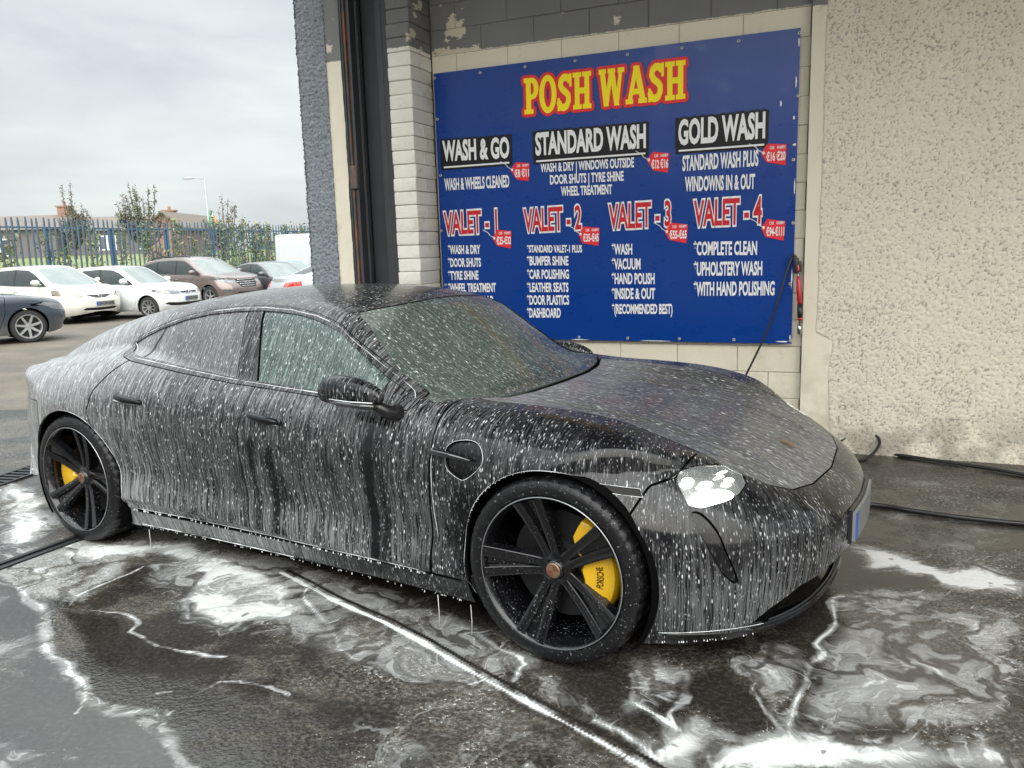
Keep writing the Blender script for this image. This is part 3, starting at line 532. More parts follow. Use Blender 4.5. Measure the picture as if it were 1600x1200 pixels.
# torn white patches along the banner's right edge
rr = random.Random(12)
for u, z, w, hh in [(-1.118, 2.46, .018, .05), (-1.021, 2.60, .012, .10), (-1.03, 2.36, .02, .03), (-1.02, 2.18, .03, .02), (-1.012, 1.9, .01, .12), (-1.01, 2.85, .012, .06), (-1.012, .83, .012, .05), (-1.06, .80, .10, .012), (-2.0, .789, .25, .008), (-2.62, .789, .2, .008), (-1.012, 1.25, .01, .2)]:
    x, zz = bloc(u, z); n = 14
    MB().add([(x+w*.5*math.cos(2*math.pi*k/n)*rr.uniform(.5, 1.1), SV-.0007, zz+hh*.5*math.sin(2*math.pi*k/n)*rr.uniform(.5, 1.1)) for k in range(n)], [tuple(range(n))]).build('torn_patch', M_white, bn)
# ------------------------------------------------------------------ lance and hoses
M_rub = simple('black_rubber', (.014, .014, .016), .42, var=.25); M_grip = simple('red_plastic', (.55, .02, .03), .3, var=.08, coat=.4); M_blkp = simple('black_plastic', (.018, .018, .02), .38); M_steel = simple('bright_steel', (.55, .55, .56), .25, 1.0)
ln = empty('pressure_lance', wloc(-.955, .03, .86), WR, 'red and black pressure washer lance hanging on the pale strip right of the banner', 'pressure washer')
mb = MB(); mb.box(-.045, -.012, -.035, .005, .43, .545, .012); mb.box(-.02, .008, -.03, 0, .44, .52, .01); mb.tube([(-.03, -.015, .545), (-.045, -.02, .56), (-.06, -.015, .55)], .010, 8); mb.build('trigger_gun', M_blkp, ln, smooth=40)
MB().tube([(-.016, -.032, .49), (-.014, -.036, .47), (-.012, -.034, .45)], .008, 8).build('trigger', M_grip, ln, smooth=40)
MB().tube([(-.014, -.015, .43), (-.012, -.015, .405)], .007, 8).build('stem', M_steel, ln, smooth=True)
MB().tube([(-.013, -.016, .41), (-.010, -.017, .38), (-.004, -.018, .30), (.004, -.018, .215)], [.010, .016, .017, .0165], 12).build('grip', M_grip, ln, smooth=True)
MB().tube([(.004, -.018, .216), (.008, -.018, .155), (.010, -.018, .115)], [.018, .0205, .018], 12).build('collar', M_blkp, ln, smooth=True)
MB().tube([(.0095, -.018, .118), (.0105, -.018, .106)], .0185, 12).build('red_ring', M_grip, ln, smooth=True)
MB().tube([(.010, -.018, .108), (.006, -.018, .07), (.007, -.018, .066), (.007, -.018, .0)], [.007, .007, .016, .015], 12).build('nozzle', M_steel, ln, smooth=True)
def hose(pts, r, label, ups=10):
    P = [Vector(p_) for p_ in pts]; out = []
    for i in range(len(P)-1):
        p0, p1, p2, p3 = P[max(i-1, 0)], P[i], P[i+1], P[min(i+2, len(P)-1)]
        for k in range(ups):
            t = k/ups; out.append(.5*((2*p1)+(p2-p0)*t+(2*p0-5*p1+4*p2-p3)*t*t+(3*p1-p0-3*p2+p3)*t**3))
    out.append(P[-1]); o = MB().tube([v[:] for v in out], r, 8).build('hose', M_rub, None, smooth=True); return tag(o, label, 'hose')
hose([wloc(u, V, z) for u, V, z in [(-1.012, .05, 1.408), (-1.045, .07, 1.30), (-1.09, .09, 1.12), (-1.16, .10, .90), (-1.26, .11, .66), (-1.36, .12, .45), (-1.50, .15, .2), (-1.6, .2, .014), (-1.4, .35, .013)]], .008, 'thin black hose drooping from the red lance down behind the car')
hose([(1.6, 5.55, .012), (2.15, 5.62, .012), (2.40, 5.60, .11), (2.53, 5.56, .17), (2.58, 5.48, .10), (2.46, 5.40, .013), (2.3, 5.36, .012), (2.1, 5.52, .012)], .011, 'loop of black hose standing up beside the nose of the car')
hose([(2.0, 5.75, .013), (2.45, 5.70, .013), (2.69, 5.47, .013), (2.93, 5.235, .013), (3.10, 5.07, .013), (3.24, 4.90, .013), (3.6, 4.5, .013), (4.1, 4.2, .013)], .012, 'black hose lying along the foot of the roughcast wall')
hose([(1.2, 4.7, .013), (2.0, 4.438, .013), (2.21, 4.30, .013), (2.42, 4.16, .013), (2.69, 4.035, .013), (3.0, 3.95, .013), (3.7, 3.85, .013)], .013, 'black hose crossing the brown floor in front of the number plate')
# drains
M_iron = simple('cast_iron', (.035, .035, .037), .45, .6, bump=.3)
dr = empty('drain_channel', (-2.9, 3.38, 0), math.atan2(.40, .20), 'long slotted drain channel in the floor running under the rear wheel', 'drain')
mb = MB(); mb.box(-1.6, 3.2, -.05, -.018, .0005, .009, .002).box(-1.6, 3.2, .018, .05, .0005, .009, .002); mb.build('edge_rails', M_iron, dr)
MB().box(-1.6, 3.2, -.018, .018, .0002, .0008).build('slot', M_blk, dr)
dg_ = empty('drain_grate', (-3.63, 5.62, 0), R(76), 'cast iron drain grate with slots behind the rear wheel', 'drain')
mb = MB(); mb.box(-.62, .62, -.115, -.095, .0005, .012).box(-.62, .62, .095, .115, .0005, .012)
for i in range(19): x = -.6+i*.0655; mb.box(x, x+.026, -.095, .095, .0005, .010)
mb.build('bars', M_iron, dg_); MB().box(-.62, .62, -.095, .095, .0002, .0009).build('pit', M_blk, dg_)
# ------------------------------------------------------------------ car body machinery
def spl(keys, x):
    """smooth (monotone-ish Hermite) interpolation through keys"""
    K = np.asarray(keys, float); kx, ky = K[:, 0], K[:, 1]; n = len(kx)
    d = np.diff(ky)/np.diff(kx); m = np.zeros(n); m[0], m[-1] = d[0], d[-1]
    for i in range(1, n-1): m[i] = 0 if d[i-1]*d[i] <= 0 else 2*d[i-1]*d[i]/(d[i-1]+d[i])*.5+.25*(d[i-1]+d[i])
    x = np.clip(x, kx[0], kx[-1]); i = np.clip(np.searchsorted(kx, x)-1, 0, n-2); h = kx[i+1]-kx[i]; t = (x-kx[i])/h
    t2, t3 = t*t, t*t*t
    return ky[i]*(2*t3-3*t2+1)+m[i]*h*(t3-2*t2+t)+ky[i+1]*(3*t2-2*t3)+m[i+1]*h*(t3-t2)
def smax(a, b, k): h = np.maximum(k-abs(a-b), 0)/k; return np.maximum(a, b)+h*h*k*.25
def smin(a, b, k): return -smax(-a, -b, k)
def make_f(S):
    def f(x, y, z):
        ay = abs(y)
        w = spl(S['w'], x)+spl(S['dz'], z-spl(S['shift'], x))
        if 'extra_w' in S: w = w+S['extra_w'](x, z)
        bump = sm(S['bump0'], S['bump1'], ay)
        ztop = spl(S['hood'], x)*(1-bump)+spl(S['crest'], x)*bump
        if 'extra_top' in S: ztop = ztop+S['extra_top'](x, ay)
        fl = smax(ay-w, z-ztop, spl(S['klx'], x) if 'klx' in S else S['kl'])
        xn = spl(S['nose'], z)-S['na']*ay**2-S['nb']*(ay/S['nw'])**S['np']
        if 'extra_nose' in S: xn = xn+S['extra_nose'](ay, z)
        fl = smax(fl, x-xn, S['kn'])
        xt = spl(S['tail'], z)+S['ta']*ay**2+S['tb']*(ay/S['nw'])**S['np']
        fl = smax(fl, xt-x, S['kt'])
        wg = spl(S['wg'], x)-spl(S['tumble'], z)
        xs = x+spl(S['plan'], x)*ay**2
        zr = spl(S['roof'], xs)-spl(S['crown'], x)*ay**2
        fg = smax(ay-wg, z-zr, S['kg'])
        ft = smin(fl, fg, S['ku'])
        return np.maximum(ft, S['z0']-z)
    return f
def body_grid(S, nx, nfan, nphi):
    f = make_f(S); a, b = S['fan']; C = []; az = []
    for k in range(nfan): C.append(a); az.append(math.pi+math.pi/2*k/nfan)
    for k in range(nx): C.append(a+(b-a)*k/(nx-1)); az.append(1.5*math.pi)
    for k in range(1, nfan+1): C.append(b); az.append(1.5*math.pi+math.pi/2*k/nfan)
    C = np.array(C); az = np.array(az); ph = np.radians(np.concatenate([np.linspace(S['phi0'], 22, int(nphi*.42), endpoint=False), np.linspace(22, 90, nphi-int(nphi*.42))]))
    Cg, Pg = np.meshgrid(C, ph); Ag, _ = np.meshgrid(az, ph)
    dx, dy, dz = np.cos(Pg)*np.cos(Ag), np.cos(Pg)*np.sin(Ag), np.sin(Pg); zc = S['zc']
    dy[-1] = 0; dx[-1] = 0; dz[-1] = 1
    dy[:, 0] = 0; dy[:, -1] = 0
    F_ = lambda t: f(Cg+t*dx, t*dy, zc+t*dz)
    lo = np.full(Cg.shape, .02); hi = np.full(Cg.shape, np.nan); found = np.zeros(Cg.shape, bool)
    for t in np.arange(.06, 2.6, .045):
        v = F_(t); hit = (~found) & (v > 0); hi[hit] = t; found |= hit; lo[~found] = t
    hi[~found] = 2.6
    for _ in range(22):
        mid = (lo+hi)/2; v = F_(mid); lo = np.where(v <= 0, mid, lo); hi = np.where(v > 0, mid, hi)
    t = (lo+hi)/2; X, Y, Z = Cg+t*dx, t*dy, zc+t*dz
    e_ = .0015
    gx = f(X+e_, Y, Z)-f(X-e_, Y, Z); gy = f(X, Y+e_, Z)-f(X, Y-e_, Z); gz = f(X, Y, Z+e_)-f(X, Y, Z-e_)
    N = np.stack([gx, gy, gz], -1); N /= np.linalg.norm(N, axis=-1, keepdims=True)+1e-9
    N[:, 0, 1] = 0; N[:, -1, 1] = 0; N[-1, :, 1] = 0; N /= np.linalg.norm(N, axis=-1, keepdims=True)+1e-9
    P = np.stack([X, Y, Z], -1)
    dv = np.linalg.norm(np.diff(P, axis=0), axis=-1); v = np.vstack([np.zeros((1, P.shape[1])), np.cumsum(dv[::-1], 0)])[::-1]   # length down from the top
    r0 = int(np.argmin(abs(ph))); du = np.linalg.norm(np.diff(P[r0], axis=0), axis=-1); u = np.r_[0, np.cumsum(du)]; Ug = np.broadcast_to(u, v.shape)
    n0, n1 = P.shape[:2]; i = (np.arange(n0-1)[:, None]*n1+np.arange(n1-1)[None, :]).ravel()
    F = np.c_[i, i+1, i+n1+1, i+n1]
    return P.reshape(-1, 3), N.reshape(-1, 3), np.stack([Ug, v], -1).reshape(-1, 2), F
class Skin:
    """triangle/quad soup on the body that is cut into panels along signed distance lines"""
    def __init__(s, P, N, UV, F):
        s.D = np.c_[P, N, UV]; s.F = [tuple(q) for q in F.tolist()]
    def cut(s, faces, fn, iso=0.0):
        """returns (inside, outside) where fn < iso is inside"""
        if not faces: return [], []
        d = fn(s.D[:, 0], s.D[:, 1], s.D[:, 2])-iso; d = np.where(abs(d) < 1e-7, 1e-7, d); neg = (d < 0)
        inn, out = [], []; cache = {}; new = []
        base = len(s.D)
        def cross(a, b):
            k = (a, b) if a < b else (b, a)
            if k not in cache:
                t = d[k[0]]/(d[k[0]]-d[k[1]]); cache[k] = base+len(new); new.append(s.D[k[0]]*(1-t)+s.D[k[1]]*t)
            return cache[k]
        for q in faces:
            c = sum(bool(neg[i]) for i in q)
            if c == len(q): inn.append(q)
            elif c == 0: out.append(q)
            else:
                A, B = [], []
                for k in range(len(q)):
                    a, b2 = q[k], q[(k+1) % len(q)]
                    (A if neg[a] else B).append(a)
                    if neg[a] != neg[b2]: x = cross(a, b2); A.append(x); B.append(x)
                if len(A) > 2: inn.append(tuple(A))
                if len(B) > 2: out.append(tuple(B))
        if new: s.D = np.vstack([s.D, np.array(new)])
        return inn, out
    def panel(s, name, faces, m, parent, thick=.012, mirror=None, inset=0.0, swap=False, dens=None, attrs=None, kind=None):
        """mirror: None one side only, 'join' both halves in one mesh, 'copy' returns two objects"""
        if not faces: return []
        idx = sorted({i for q in faces for i in q}); mp_ = {k: j for j, k in enumerate(idx)}
        D = s.D[idx].copy(); N = D[:, 3:6]/(np.linalg.norm(D[:, 3:6], axis=1, keepdims=True)+1e-9); P = D[:, :3]-N*inset; uv = D[:, 6:8]
        if swap: uv = np.c_[P[:, 1]*1.0, -P[:, 0]]
        fs = [tuple(mp_[i] for i in q) for q in faces]
        # boundary edges
        cnt = {}
        for q in fs:
            for k in range(len(q)):
                a, b2 = q[k], q[(k+1) % len(q)]; cnt[(a, b2)] = cnt.get((a, b2), 0)+1
        bd = [e_ for e_ in cnt if (e_[1], e_[0]) not in cnt]
        if mirror == 'join': bd = [e_ for e_ in bd if not (abs(P[e_[0], 1]) < 1e-4 and abs(P[e_[1], 1]) < 1e-4)]
        bd = [e_ for e_ in bd if np.linalg.norm(P[e_[0]]-P[e_[1]]) > 1e-6]
        Pn, Nn, UVn, fn_ = [P], [N], [uv], list(fs); n = len(P)
        if thick > 0 and bd:
            bi = sorted({i for e_ in bd for i in e_}); bm_ = {k: j for j, k in enumerate(bi)}
            # outward direction in the surface: accumulate edge normals
            O = np.zeros((len(bi), 3))
            for a, b2 in bd:
                e_ = P[b2]-P[a]; o_ = np.cross(e_, N[a]); o_ /= np.linalg.norm(o_)+1e-9; O[bm_[a]] += o_; O[bm_[b2]] += o_
            O /= np.linalg.norm(O, axis=1, keepdims=True)+1e-9
            Pb, Nb = P[bi], N[bi]
            rN = O*.6+Nb*.8; rN /= np.linalg.norm(rN, axis=1, keepdims=True)
            Pn += [Pb, Pb-Nb*thick]; Nn += [rN, O]; UVn += [uv[bi], uv[bi]]
            m1 = n; m2 = n+len(bi)
            for a, b2 in bd: fn_.append((m1+bm_[b2], m1+bm_[a], m2+bm_[a], m2+bm_[b2]))
        P, N, uv = np.concatenate(Pn), np.concatenate(Nn), np.concatenate(UVn)
        at = {'foam': dens(P[:, 0], P[:, 1], P[:, 2], N)} if dens is not None else {}
        if at and len(P) > n: at['foam'][n:] = 0
        Mir = np.array([1, -1, 1.]); fl = [q[::-1] for q in fn_]
        if mirror == 'join':
            at2 = {k: np.r_[a, a] for k, a in at.items()}; n = len(P); u2 = uv*[-1, 1] if swap else uv+[7.3, 0]
            return [obj(name, np.vstack([P, P*Mir]), fn_+[tuple(i+n for i in q) for q in fl], m, parent, uv=np.vstack([uv, u2]), attrs=at2, normals=np.vstack([N, N*Mir]))]
        o = [obj(name, P, fn_, m, parent, uv=uv, attrs=at, normals=N)]
        if mirror == 'copy': o.append(obj(name, P*Mir, fl, m, parent, uv=uv+[5.1, 0], attrs=at, normals=N*Mir))
        return o
def poly_sdf(poly, rad=0.0):
    P = [np.asarray(p_, float) for p_ in poly]
    def g(a, c): return pdist(a, c, P, True)-rad
    return g
def crom(P, n=5):
    """closed outline rounded off"""
    P = [np.array(p_, float) for p_ in P]; m = len(P); o_ = []
    for i in range(m):
        p0, p1, p2, p3 = P[i-1], P[i], P[(i+1) % m], P[(i+2) % m]
        for k in range(n): t = k/n; o_.append(tuple(.5*((2*p1)+(p2-p0)*t+(2*p0-5*p1+4*p2-p3)*t*t+(3*p1-p0-3*p2+p3)*t**3)))
    return o_
def in_xz(poly, rad=0.0, ymin=.5):
    g = poly_sdf(poly, rad); return lambda x, y, z: np.maximum(g(x, z), ymin-abs(y))
def in_xy(poly, rad=0.0, zmin=.5):
    g = poly_sdf(poly, rad); return lambda x, y, z: np.maximum(g(x, abs(y)), zmin-z)
def in_yz(poly, rad=0.0, x0=0, sign=1):
    g = poly_sdf(poly, rad); return lambda x, y, z: np.maximum(g(abs(y), z), sign*(x0-x))
def line_xz(x0, z0, x1, z1):
    """negative on the rear side of the line from (x0,z0) up to (x1,z1)"""
    L = math.hypot(x1-x0, z1-z0); return lambda x, y, z: ((x-x0)*(z1-z0)-(z-z0)*(x1-x0))/L
def circ(cx, cz, r, ymin=.5): return lambda x, y, z: np.maximum(np.hypot(x-cx, z-cz)-r, ymin-abs(y))
# ------------------------------------------------------------------ paint under snow foam
def foam_mat(name, col, rough=.15, coat=.22, metal=0.0, amt=1.0, film_col=(.40, .41, .42), ior=.18, clear=None, film=1.0, along=1.0, stw=.88, dthr=.42):
    b = NB(name); uv = b.uv(); dens = b.attr('foam')
    wob = b.n('TexNoise', out=1, Vector=b.map(uv, (4.5, 1.6, 1)), Scale=1, Detail=2)
    uvw = b.n('VectorMath', props={'operation': 'MULTIPLY_ADD'}, _0=b.n('VectorMath', props={'operation': 'SUBTRACT'}, _0=wob, _1=(.5, .5, .5)), _1=(.07, 0, 0), _2=uv)
    wob2 = b.n('TexNoise', out=1, Vector=b.map(uv, (38, 9, 1)), Scale=1, Detail=1)
    uvw = b.n('VectorMath', props={'operation': 'MULTIPLY_ADD'}, _0=b.n('VectorMath', props={'operation': 'SUBTRACT'}, _0=wob2, _1=(.5, .5, .5)), _1=(.012, .010, 0), _2=uvw)
    k = along
    s1 = b.noise(b.map(uvw, (118, 5.2*k, 1)), 1, 3, .62)
    s2 = b.noise(b.map(uvw, (52, 2.2*k, 1), (3, 1, 0)), 1, 2, .55)
    low = b.ss(b.sep(b.obj())[2], .82, .40)
    rl = b.math('ABSOLUTE', b.math('SUBTRACT', b.noise(b.map(uvw, (66, 1.5*k, 1), (7, 2, 0)), 1, 2, .55), .5)); longs = b.mul(b.ss(rl, .055, .018), low)
    rl2 = b.math('ABSOLUTE', b.math('SUBTRACT', b.noise(b.map(uvw, (95, 5.5*k, 1), (1, 8, 0)), 1, 2, .55), .5)); shorts = b.ss(rl2, .05, .015)
    patch = b.noise(b.map(uvw, (7, 3.2, 1), (1, 5, 0)), 1, 4, .6)
    stre = b.math('MAXIMUM', b.mul(b.mul(b.ss(s1, .51, .60), b.ss(s2, .36, .56)), .75), b.math('MAXIMUM', b.mul(longs, .80), b.mul(shorts, .45)))
    stre = b.mul(stre, b.ss(dens, .22, 1.0, .12, 1.0))
    def drops(sx, sy, off, thr, r0, r1):
        v = b.map(uvw, (sx, sy*k, 1), off); nd = b.t.nodes.new('ShaderNodeTexVoronoi'); b.put(nd.inputs['Vector'], v); nd.inputs['Scale'].default_value = 1
        nd.inputs['Randomness'].default_value = .95
        on = b.ss(b.sep(nd.outputs['Color'])[0], thr, thr+.08)
        return b.mul(b.ss(nd.outputs['Distance'], r0, r1), on), b.sep(nd.outputs['Color'])[1]
    d1, v1 = drops(98, 30, (0, 0, 0), dthr, .36, .12); d2, v2 = drops(165, 58, (4, 9, 0), dthr, .38, .12); d3, v3 = drops(70, 11, (2, 3, 0), .45, .32, .08)
    drop = b.math('MAXIMUM', b.mul(d1, b.add(.5, b.mul(v1, .5))), b.math('MAXIMUM', b.mul(d2, b.add(.25, b.mul(v2, .5))), b.mul(d3, .35)))
    gate = b.ss(b.add(patch, b.mul(b.math('SUBTRACT', dens, .5), .9)), .20, .44)
    a = b.math('MAXIMUM', b.mul(drop, b.add(.30, b.mul(gate, .55))), b.mul(stre, b.mul(gate, stw)))
    fm = b.mul(b.ss(dens, .60, 1.25), b.mul(b.add(b.ss(dens, .7, 1.4, .22, .42), b.mul(patch, .60)), film))
    a = b.mul(b.math('MAXIMUM', a, b.add(b.mul(a, .72), b.mul(fm, .75))), b.ss(dens, .02, .22))
    a = b.mul(a, amt, clamp=True)
    whit = b.mixc(drop, b.mixc(b.ss(dens, .8, 1.35), film_col, (.50, .515, .525)), (.80, .82, .83))
    nrm = b.bump(a, .55, .004)
    if clear is not None: base = clear(b, nrm)
    else: base = b.pbr(Base_Color=col, Roughness=rough, Metallic=metal, Coat_Weight=coat, Coat_Roughness=.07, Specular_IOR_Level=ior, Normal=nrm)
    fo = b.pbr(Base_Color=whit, Roughness=.38, Normal=nrm, Specular_IOR_Level=.5)
    mxs = b.n('MixShader', _0=a, _1=base, _2=fo)
    return b.done(mxs)
M_paint = foam_mat('foamed_black_paint', (.006, .006, .007))
M_trim = foam_mat('foamed_black_trim', (.006, .006, .007), rough=.2, amt=.7, film=.5)
M_glassf = foam_mat('foamed_green_glass', (.020, .036, .031), rough=.12, amt=1.0, dthr=.15, film_col=(.24, .33, .30), ior=.3, along=1.1, film=.35, coat=.3)
M_glassr = foam_mat('foamed_dark_glass', (.014, .016, .018), rough=.12, amt=.9, film_col=(.36, .37, .38), ior=.5, film=.8, coat=.5)
M_wheelp = foam_mat('foamed_black_wheel', (.006, .006, .007), rough=.16, amt=.55)
M_shell = simple('seam_black', (.002, .002, .002), .9, Specular_IOR_Level=.05)
M_plast = simple('wet_black_plastic', (.010, .010, .011), .28, bump=.15)
M_tyre = None
# ------------------------------------------------------------------ the foam-covered sports saloon
SP = dict(
    w=[(-2.5, .955), (-2.0, .965), (-1.45, .985), (-1.05, .968), (-.55, .948), (0, .940), (.5, .942), (.95, .952), (1.45, .975), (1.9, .965), (2.4, .955)],
    dz=[(.10, -.075), (.17, -.050), (.24, -.030), (.27, -.010), (.32, -.012), (.42, -.026), (.52, -.012), (.62, -.001), (.70, 0), (.77, -.012), (.84, -.042), (.90, -.082), (.96, -.135), (1.03, -.22), (1.15, -.40)],
    shift=[(-2.5, .03), (-1.6, .055), (-1.0, .035), (-.3, .01), (.4, -.01), (.9, -.012), (1.5, 0), (2.4, 0)],
    hood=[(-2.6, .90), (-2.3, .93), (-2.0, .965), (-1.5, 1.0), (-.9, .99), (.6, .93), (.95, .898), (1.2, .872), (1.6, .818), (2.0, .718), (2.2, .632), (2.28, .595), (2.42, .52)],
    crest=[(-2.6, .82), (-2.3, .88), (-2.0, .94), (-1.5, 1.025), (-1.2, 1.058), (-.75, 1.012), (-.31, .972), (.22, .945), (.77, .926), (1.05, .908), (1.25, .902), (1.54, .878), (1.79, .810), (2.02, .716), (2.12, .665), (2.22, .610), (2.42, .52)],
    bump0=.44, bump1=.635, kl=.085, klx=[(-2.4, .10), (.6, .085), (1.1, .15), (1.5, .18), (2.2, .10)],
    nose=[(.08, 2.20), (.13, 2.27), (.18, 2.325), (.22, 2.335), (.32, 2.362), (.40, 2.378), (.48, 2.382), (.55, 2.360), (.60, 2.315), (.66, 2.24), (.74, 2.12)], na=.28, nb=.33, nw=.95, np=5.0, kn=.06,
    tail=[(.12, -2.22), (.25, -2.30), (.40, -2.35), (.58, -2.36), (.72, -2.34), (.82, -2.32), (.90, -2.36), (.96, -2.36)], ta=.14, tb=.34, kt=.11,
    wg=[(-2.5, .52), (-2.1, .60), (-1.7, .70), (-1.2, .775), (-.6, .812), (0, .822), (.6, .832), (1.1, .84)],
    tumble=[(.85, -.03), (.93, 0), (1.05, .062), (1.2, .145), (1.3, .21), (1.45, .32)],
    plan=[(-1.2, .0), (-.2, 0), (.3, .22), (.6, .28), (1.1, .28)],
    crown=[(-2.4, .10), (-1.4, .16), (-.2, .17), (.3, .15), (.6, .09), (.95, .0), (1.1, 0)],
    roof=[(-2.9, -.5), (-2.55, .70), (-2.45, .90), (-2.2, .965), (-2.0, 1.045), (-1.7, 1.155), (-1.3, 1.262), (-.9, 1.330), (-.5, 1.358), (-.2, 1.360), (.0, 1.352), (.25, 1.320), (.42, 1.274), (.52, 1.213), (.64, 1.127), (.82, .998), (.98, .897), (1.08, .82), (1.3, .5), (1.9, -.5)],
    kg=.075, ku=.022, z0=.125, fan=(-1.62, 1.55), phi0=-28, zc=.52)
def extra_w(x, z):
    q = 0
    for cx in (-1.45, 1.45):     # flared lips round the wheel arches
        r = np.hypot(x-cx, z-.36); q = q+(.003 if cx > 0 else .007)*np.exp(-((r-.40)/.055)**2)
    return q
SP['extra_w'] = extra_w
SP['extra_top'] = lambda x, ay: .010*np.exp(-((ay-.36-.05*(1.3-x))/.035)**2)*sm(.95, 1.3, x)*sm(2.3, 2.0, x)
POR = empty('sports_saloon', (-.64684, 4.32447, 0), -.52909, 'black four-door sports saloon dripping with white snow foam, one headlight lit, in the wash bay', 'car')
Pg, Ng, UVg, Fg = body_grid(SP, 300, 100, 165)
sk = Skin(Pg, Ng, UVg, Fg)
def dens(x, y, z, N):
    d = .46+.60*sm(-.35, -1.75, x)+.26*sm(.15, .75, N[:, 2])*sm(1.3, .5, x)+.15*sm(1.6, 2.2, x)*sm(.5, .3, z)
    d += .16*sm(.45, .30, z)*sm(1.0, .3, x)
    for cx, wd, am, zt in ((.60, .022, .7, .90), (.66, .03, .25, .9), (-.10, .018, .35, .76), (.02, .02, .35, .74), (1.10, .09, .22, .68), (-1.0, .03, .2, .7)): d -= am*np.exp(-((x-cx)/wd)**2)*sm(zt, zt-.1, z)*(y < 0)
    d -= .10*sm(.7, 1.1, x)
    d += .18*(fbm(x*3+40, z*3+y*2+40, 5)-.5)
    return np.clip(d-.10*sm(-1.0, -1.8, x), 0, 1.1)
def dens_w(x, y, z, N): return dens(x, y, z, N)+.12
def dens_low(x, y, z, N): return np.clip(dens(x, y, z, N)*.35, 0, 1)
# wheel arches
RA = .388
arch = lambda x, y, z: np.minimum(circ(1.45, .355, RA, .55)(x, y, z), circ(-1.45, .355, RA, .55)(x, y, z))
_, F0 = sk.cut(sk.F, arch)
shell = list(F0)
G = .0044
def take(F, fn, g=G):
    a, rest = sk.cut(F, fn, -g); _, rest = sk.cut(rest, fn, g) if g else (0, rest); return a, rest
# side glass
dlo = [(-1.20, 1.075), (-1.155, 1.045), (-1.075, 1.028), (-.66, .986), (-.31, .958), (.22, .934), (.55, .921), (.742, .911), (.738, .916), (.572, 1.002), (.426, 1.090), (.257, 1.182), (.165, 1.210), (.081, 1.230), (-.02, 1.247), (-.15, 1.259), (-.30, 1.263), (-.47, 1.257), (-.66, 1.240), (-.83, 1.210), (-1.0, 1.163), (-1.12, 1.118), (-1.185, 1.088)]
fd = in_xz(dlo, 0, .45); fdo = in_xz(dlo, .024, .45)
Fd, F1 = take(F0, fdo, .0015)
Fg_, Ftrim = sk.cut(Fd, fd)
lB0 = line_xz(-.31, .958, -.385, 1.256); lB1 = line_xz(-.159, .949, -.275, 1.261); lQ = line_xz(-1.04, 1.017, -.975, 1.169)
neg = lambda fn: (lambda x, y, z: -fn(x, y, z))
Fw_rear, Fw_f = sk.cut(Fg_, lB1, -.007); _, Fw_f = sk.cut(Fw_f, lB1, .006); Fw_rear, Fw_b = sk.cut(Fw_rear, lB0, -.005); _, Fw_b = sk.cut(Fw_b, lB0, .005); Fw_q, Fw_r = sk.cut(Fw_rear, lQ, -.006); Fqd, Fw_r = sk.cut(Fw_r, lQ, .006)
lM = line_xz(.56, .90, .60, 1.02); Fw_f, Fw_m = sk.cut(Fw_f, lM)
sk.panel('side_window', Fw_f, M_glassf, POR, .008, 'copy', .006, dens=dens_w)
sk.panel('side_window', Fw_r, M_glassr, POR, .008, 'copy', .006, dens=dens_w)
sk.panel('quarter_window', Fw_q, M_glassr, POR, .008, 'copy', .006, dens=dens_w)
sk.panel('window_pillar', Fw_b, M_trim, POR, .010, 'copy', .003, dens=dens); sk.panel('window_divider', Fqd, M_plast, POR, .010, 'copy', .004, dens=dens_low)
sk.panel('mirror_triangle', Fw_m, M_trim, POR, .010, 'copy', .004, dens=dens)
sk.panel('window_surround', Ftrim, M_trim, POR, .012, 'copy', -.002, dens=lambda x, y, z, N: dens(x, y, z, N))
# tops
ws_ = [(1.0, -.01), (.997, .126), (.985, .35), (.956, .573), (.90, .70), (.835, .775), (.60, .692), (.44, .632), (.30, .578), (.262, .548), (.285, .50), (.335, .35), (.362, .2), (.366, -.01)]
Fws, F1 = take(F1, lambda x, y, z: np.maximum(in_xy(ws_, .004, .8)(x, y, z), -1), .002)
rp = [(.342, -.01), (.338, .2), (.31, .35), (.255, .500), (.089, .525), (-.2, .49), (-.5, .46), (-.86, .42), (-.90, .3), (-.92, -.01)]
Frp, F1 = take(F1, in_xy(rp, 0, 1.0), .002)
rg = [(-1.02, -.01), (-1.0, .40), (-1.05, .44), (-1.5, .43), (-1.86, .38), (-1.95, .25), (-1.98, -.01)]
Frg, F1 = take(F1, in_xy(rg, 0, .9), .002)
hd = [(1.045, -.01), (1.035, .3), (1.0, .5), (.955, .63), (1.03, .642), (1.25, .634), (1.54, .632), (1.79, .618), (2.02, .583), (2.13, .525), (2.195, .455), (2.24, .3), (2.262, -.01)]
Fhd, F1 = take(F1, in_xy(hd, 0, .55), .003)
Fcowl, F1 = take(F1, in_xy([(1.042, -.01), (1.032, .3), (.996, .5), (.95, .63), (.90, .69), (.958, .576), (.99, .35), (1.004, -.01)], 0, .8), .001)
sk.panel('windscreen', Fws, foam_mat('foamed_windscreen', (.030, .043, .036), rough=.14, amt=1.0, dthr=.08, film_col=(.25, .31, .27), ior=.45, along=1.1, film=.8, stw=.60, coat=.4), POR, .012, 'join', .004, swap=True, dens=lambda x, y, z, N: np.clip(.80+.4*sm(.45, .30, x)*sm(-.25, -.6, y)-.35*sm(.85, 1.0, x), 0, 1))
sk.panel('roof_panel', Frp, foam_mat('foamed_glass_roof', (.008, .009, .010), rough=.15, amt=1.0, along=1.2, stw=.2, dthr=.1), POR, .012, 'join', .002, swap=True, dens=lambda x, y, z, N: np.clip(.62+.35*sm(-.1, -.8, x), 0, 1))
sk.panel('rear_screen', Frg, M_glassr, POR, .012, 'join', .003, swap=True, dens=dens_w)
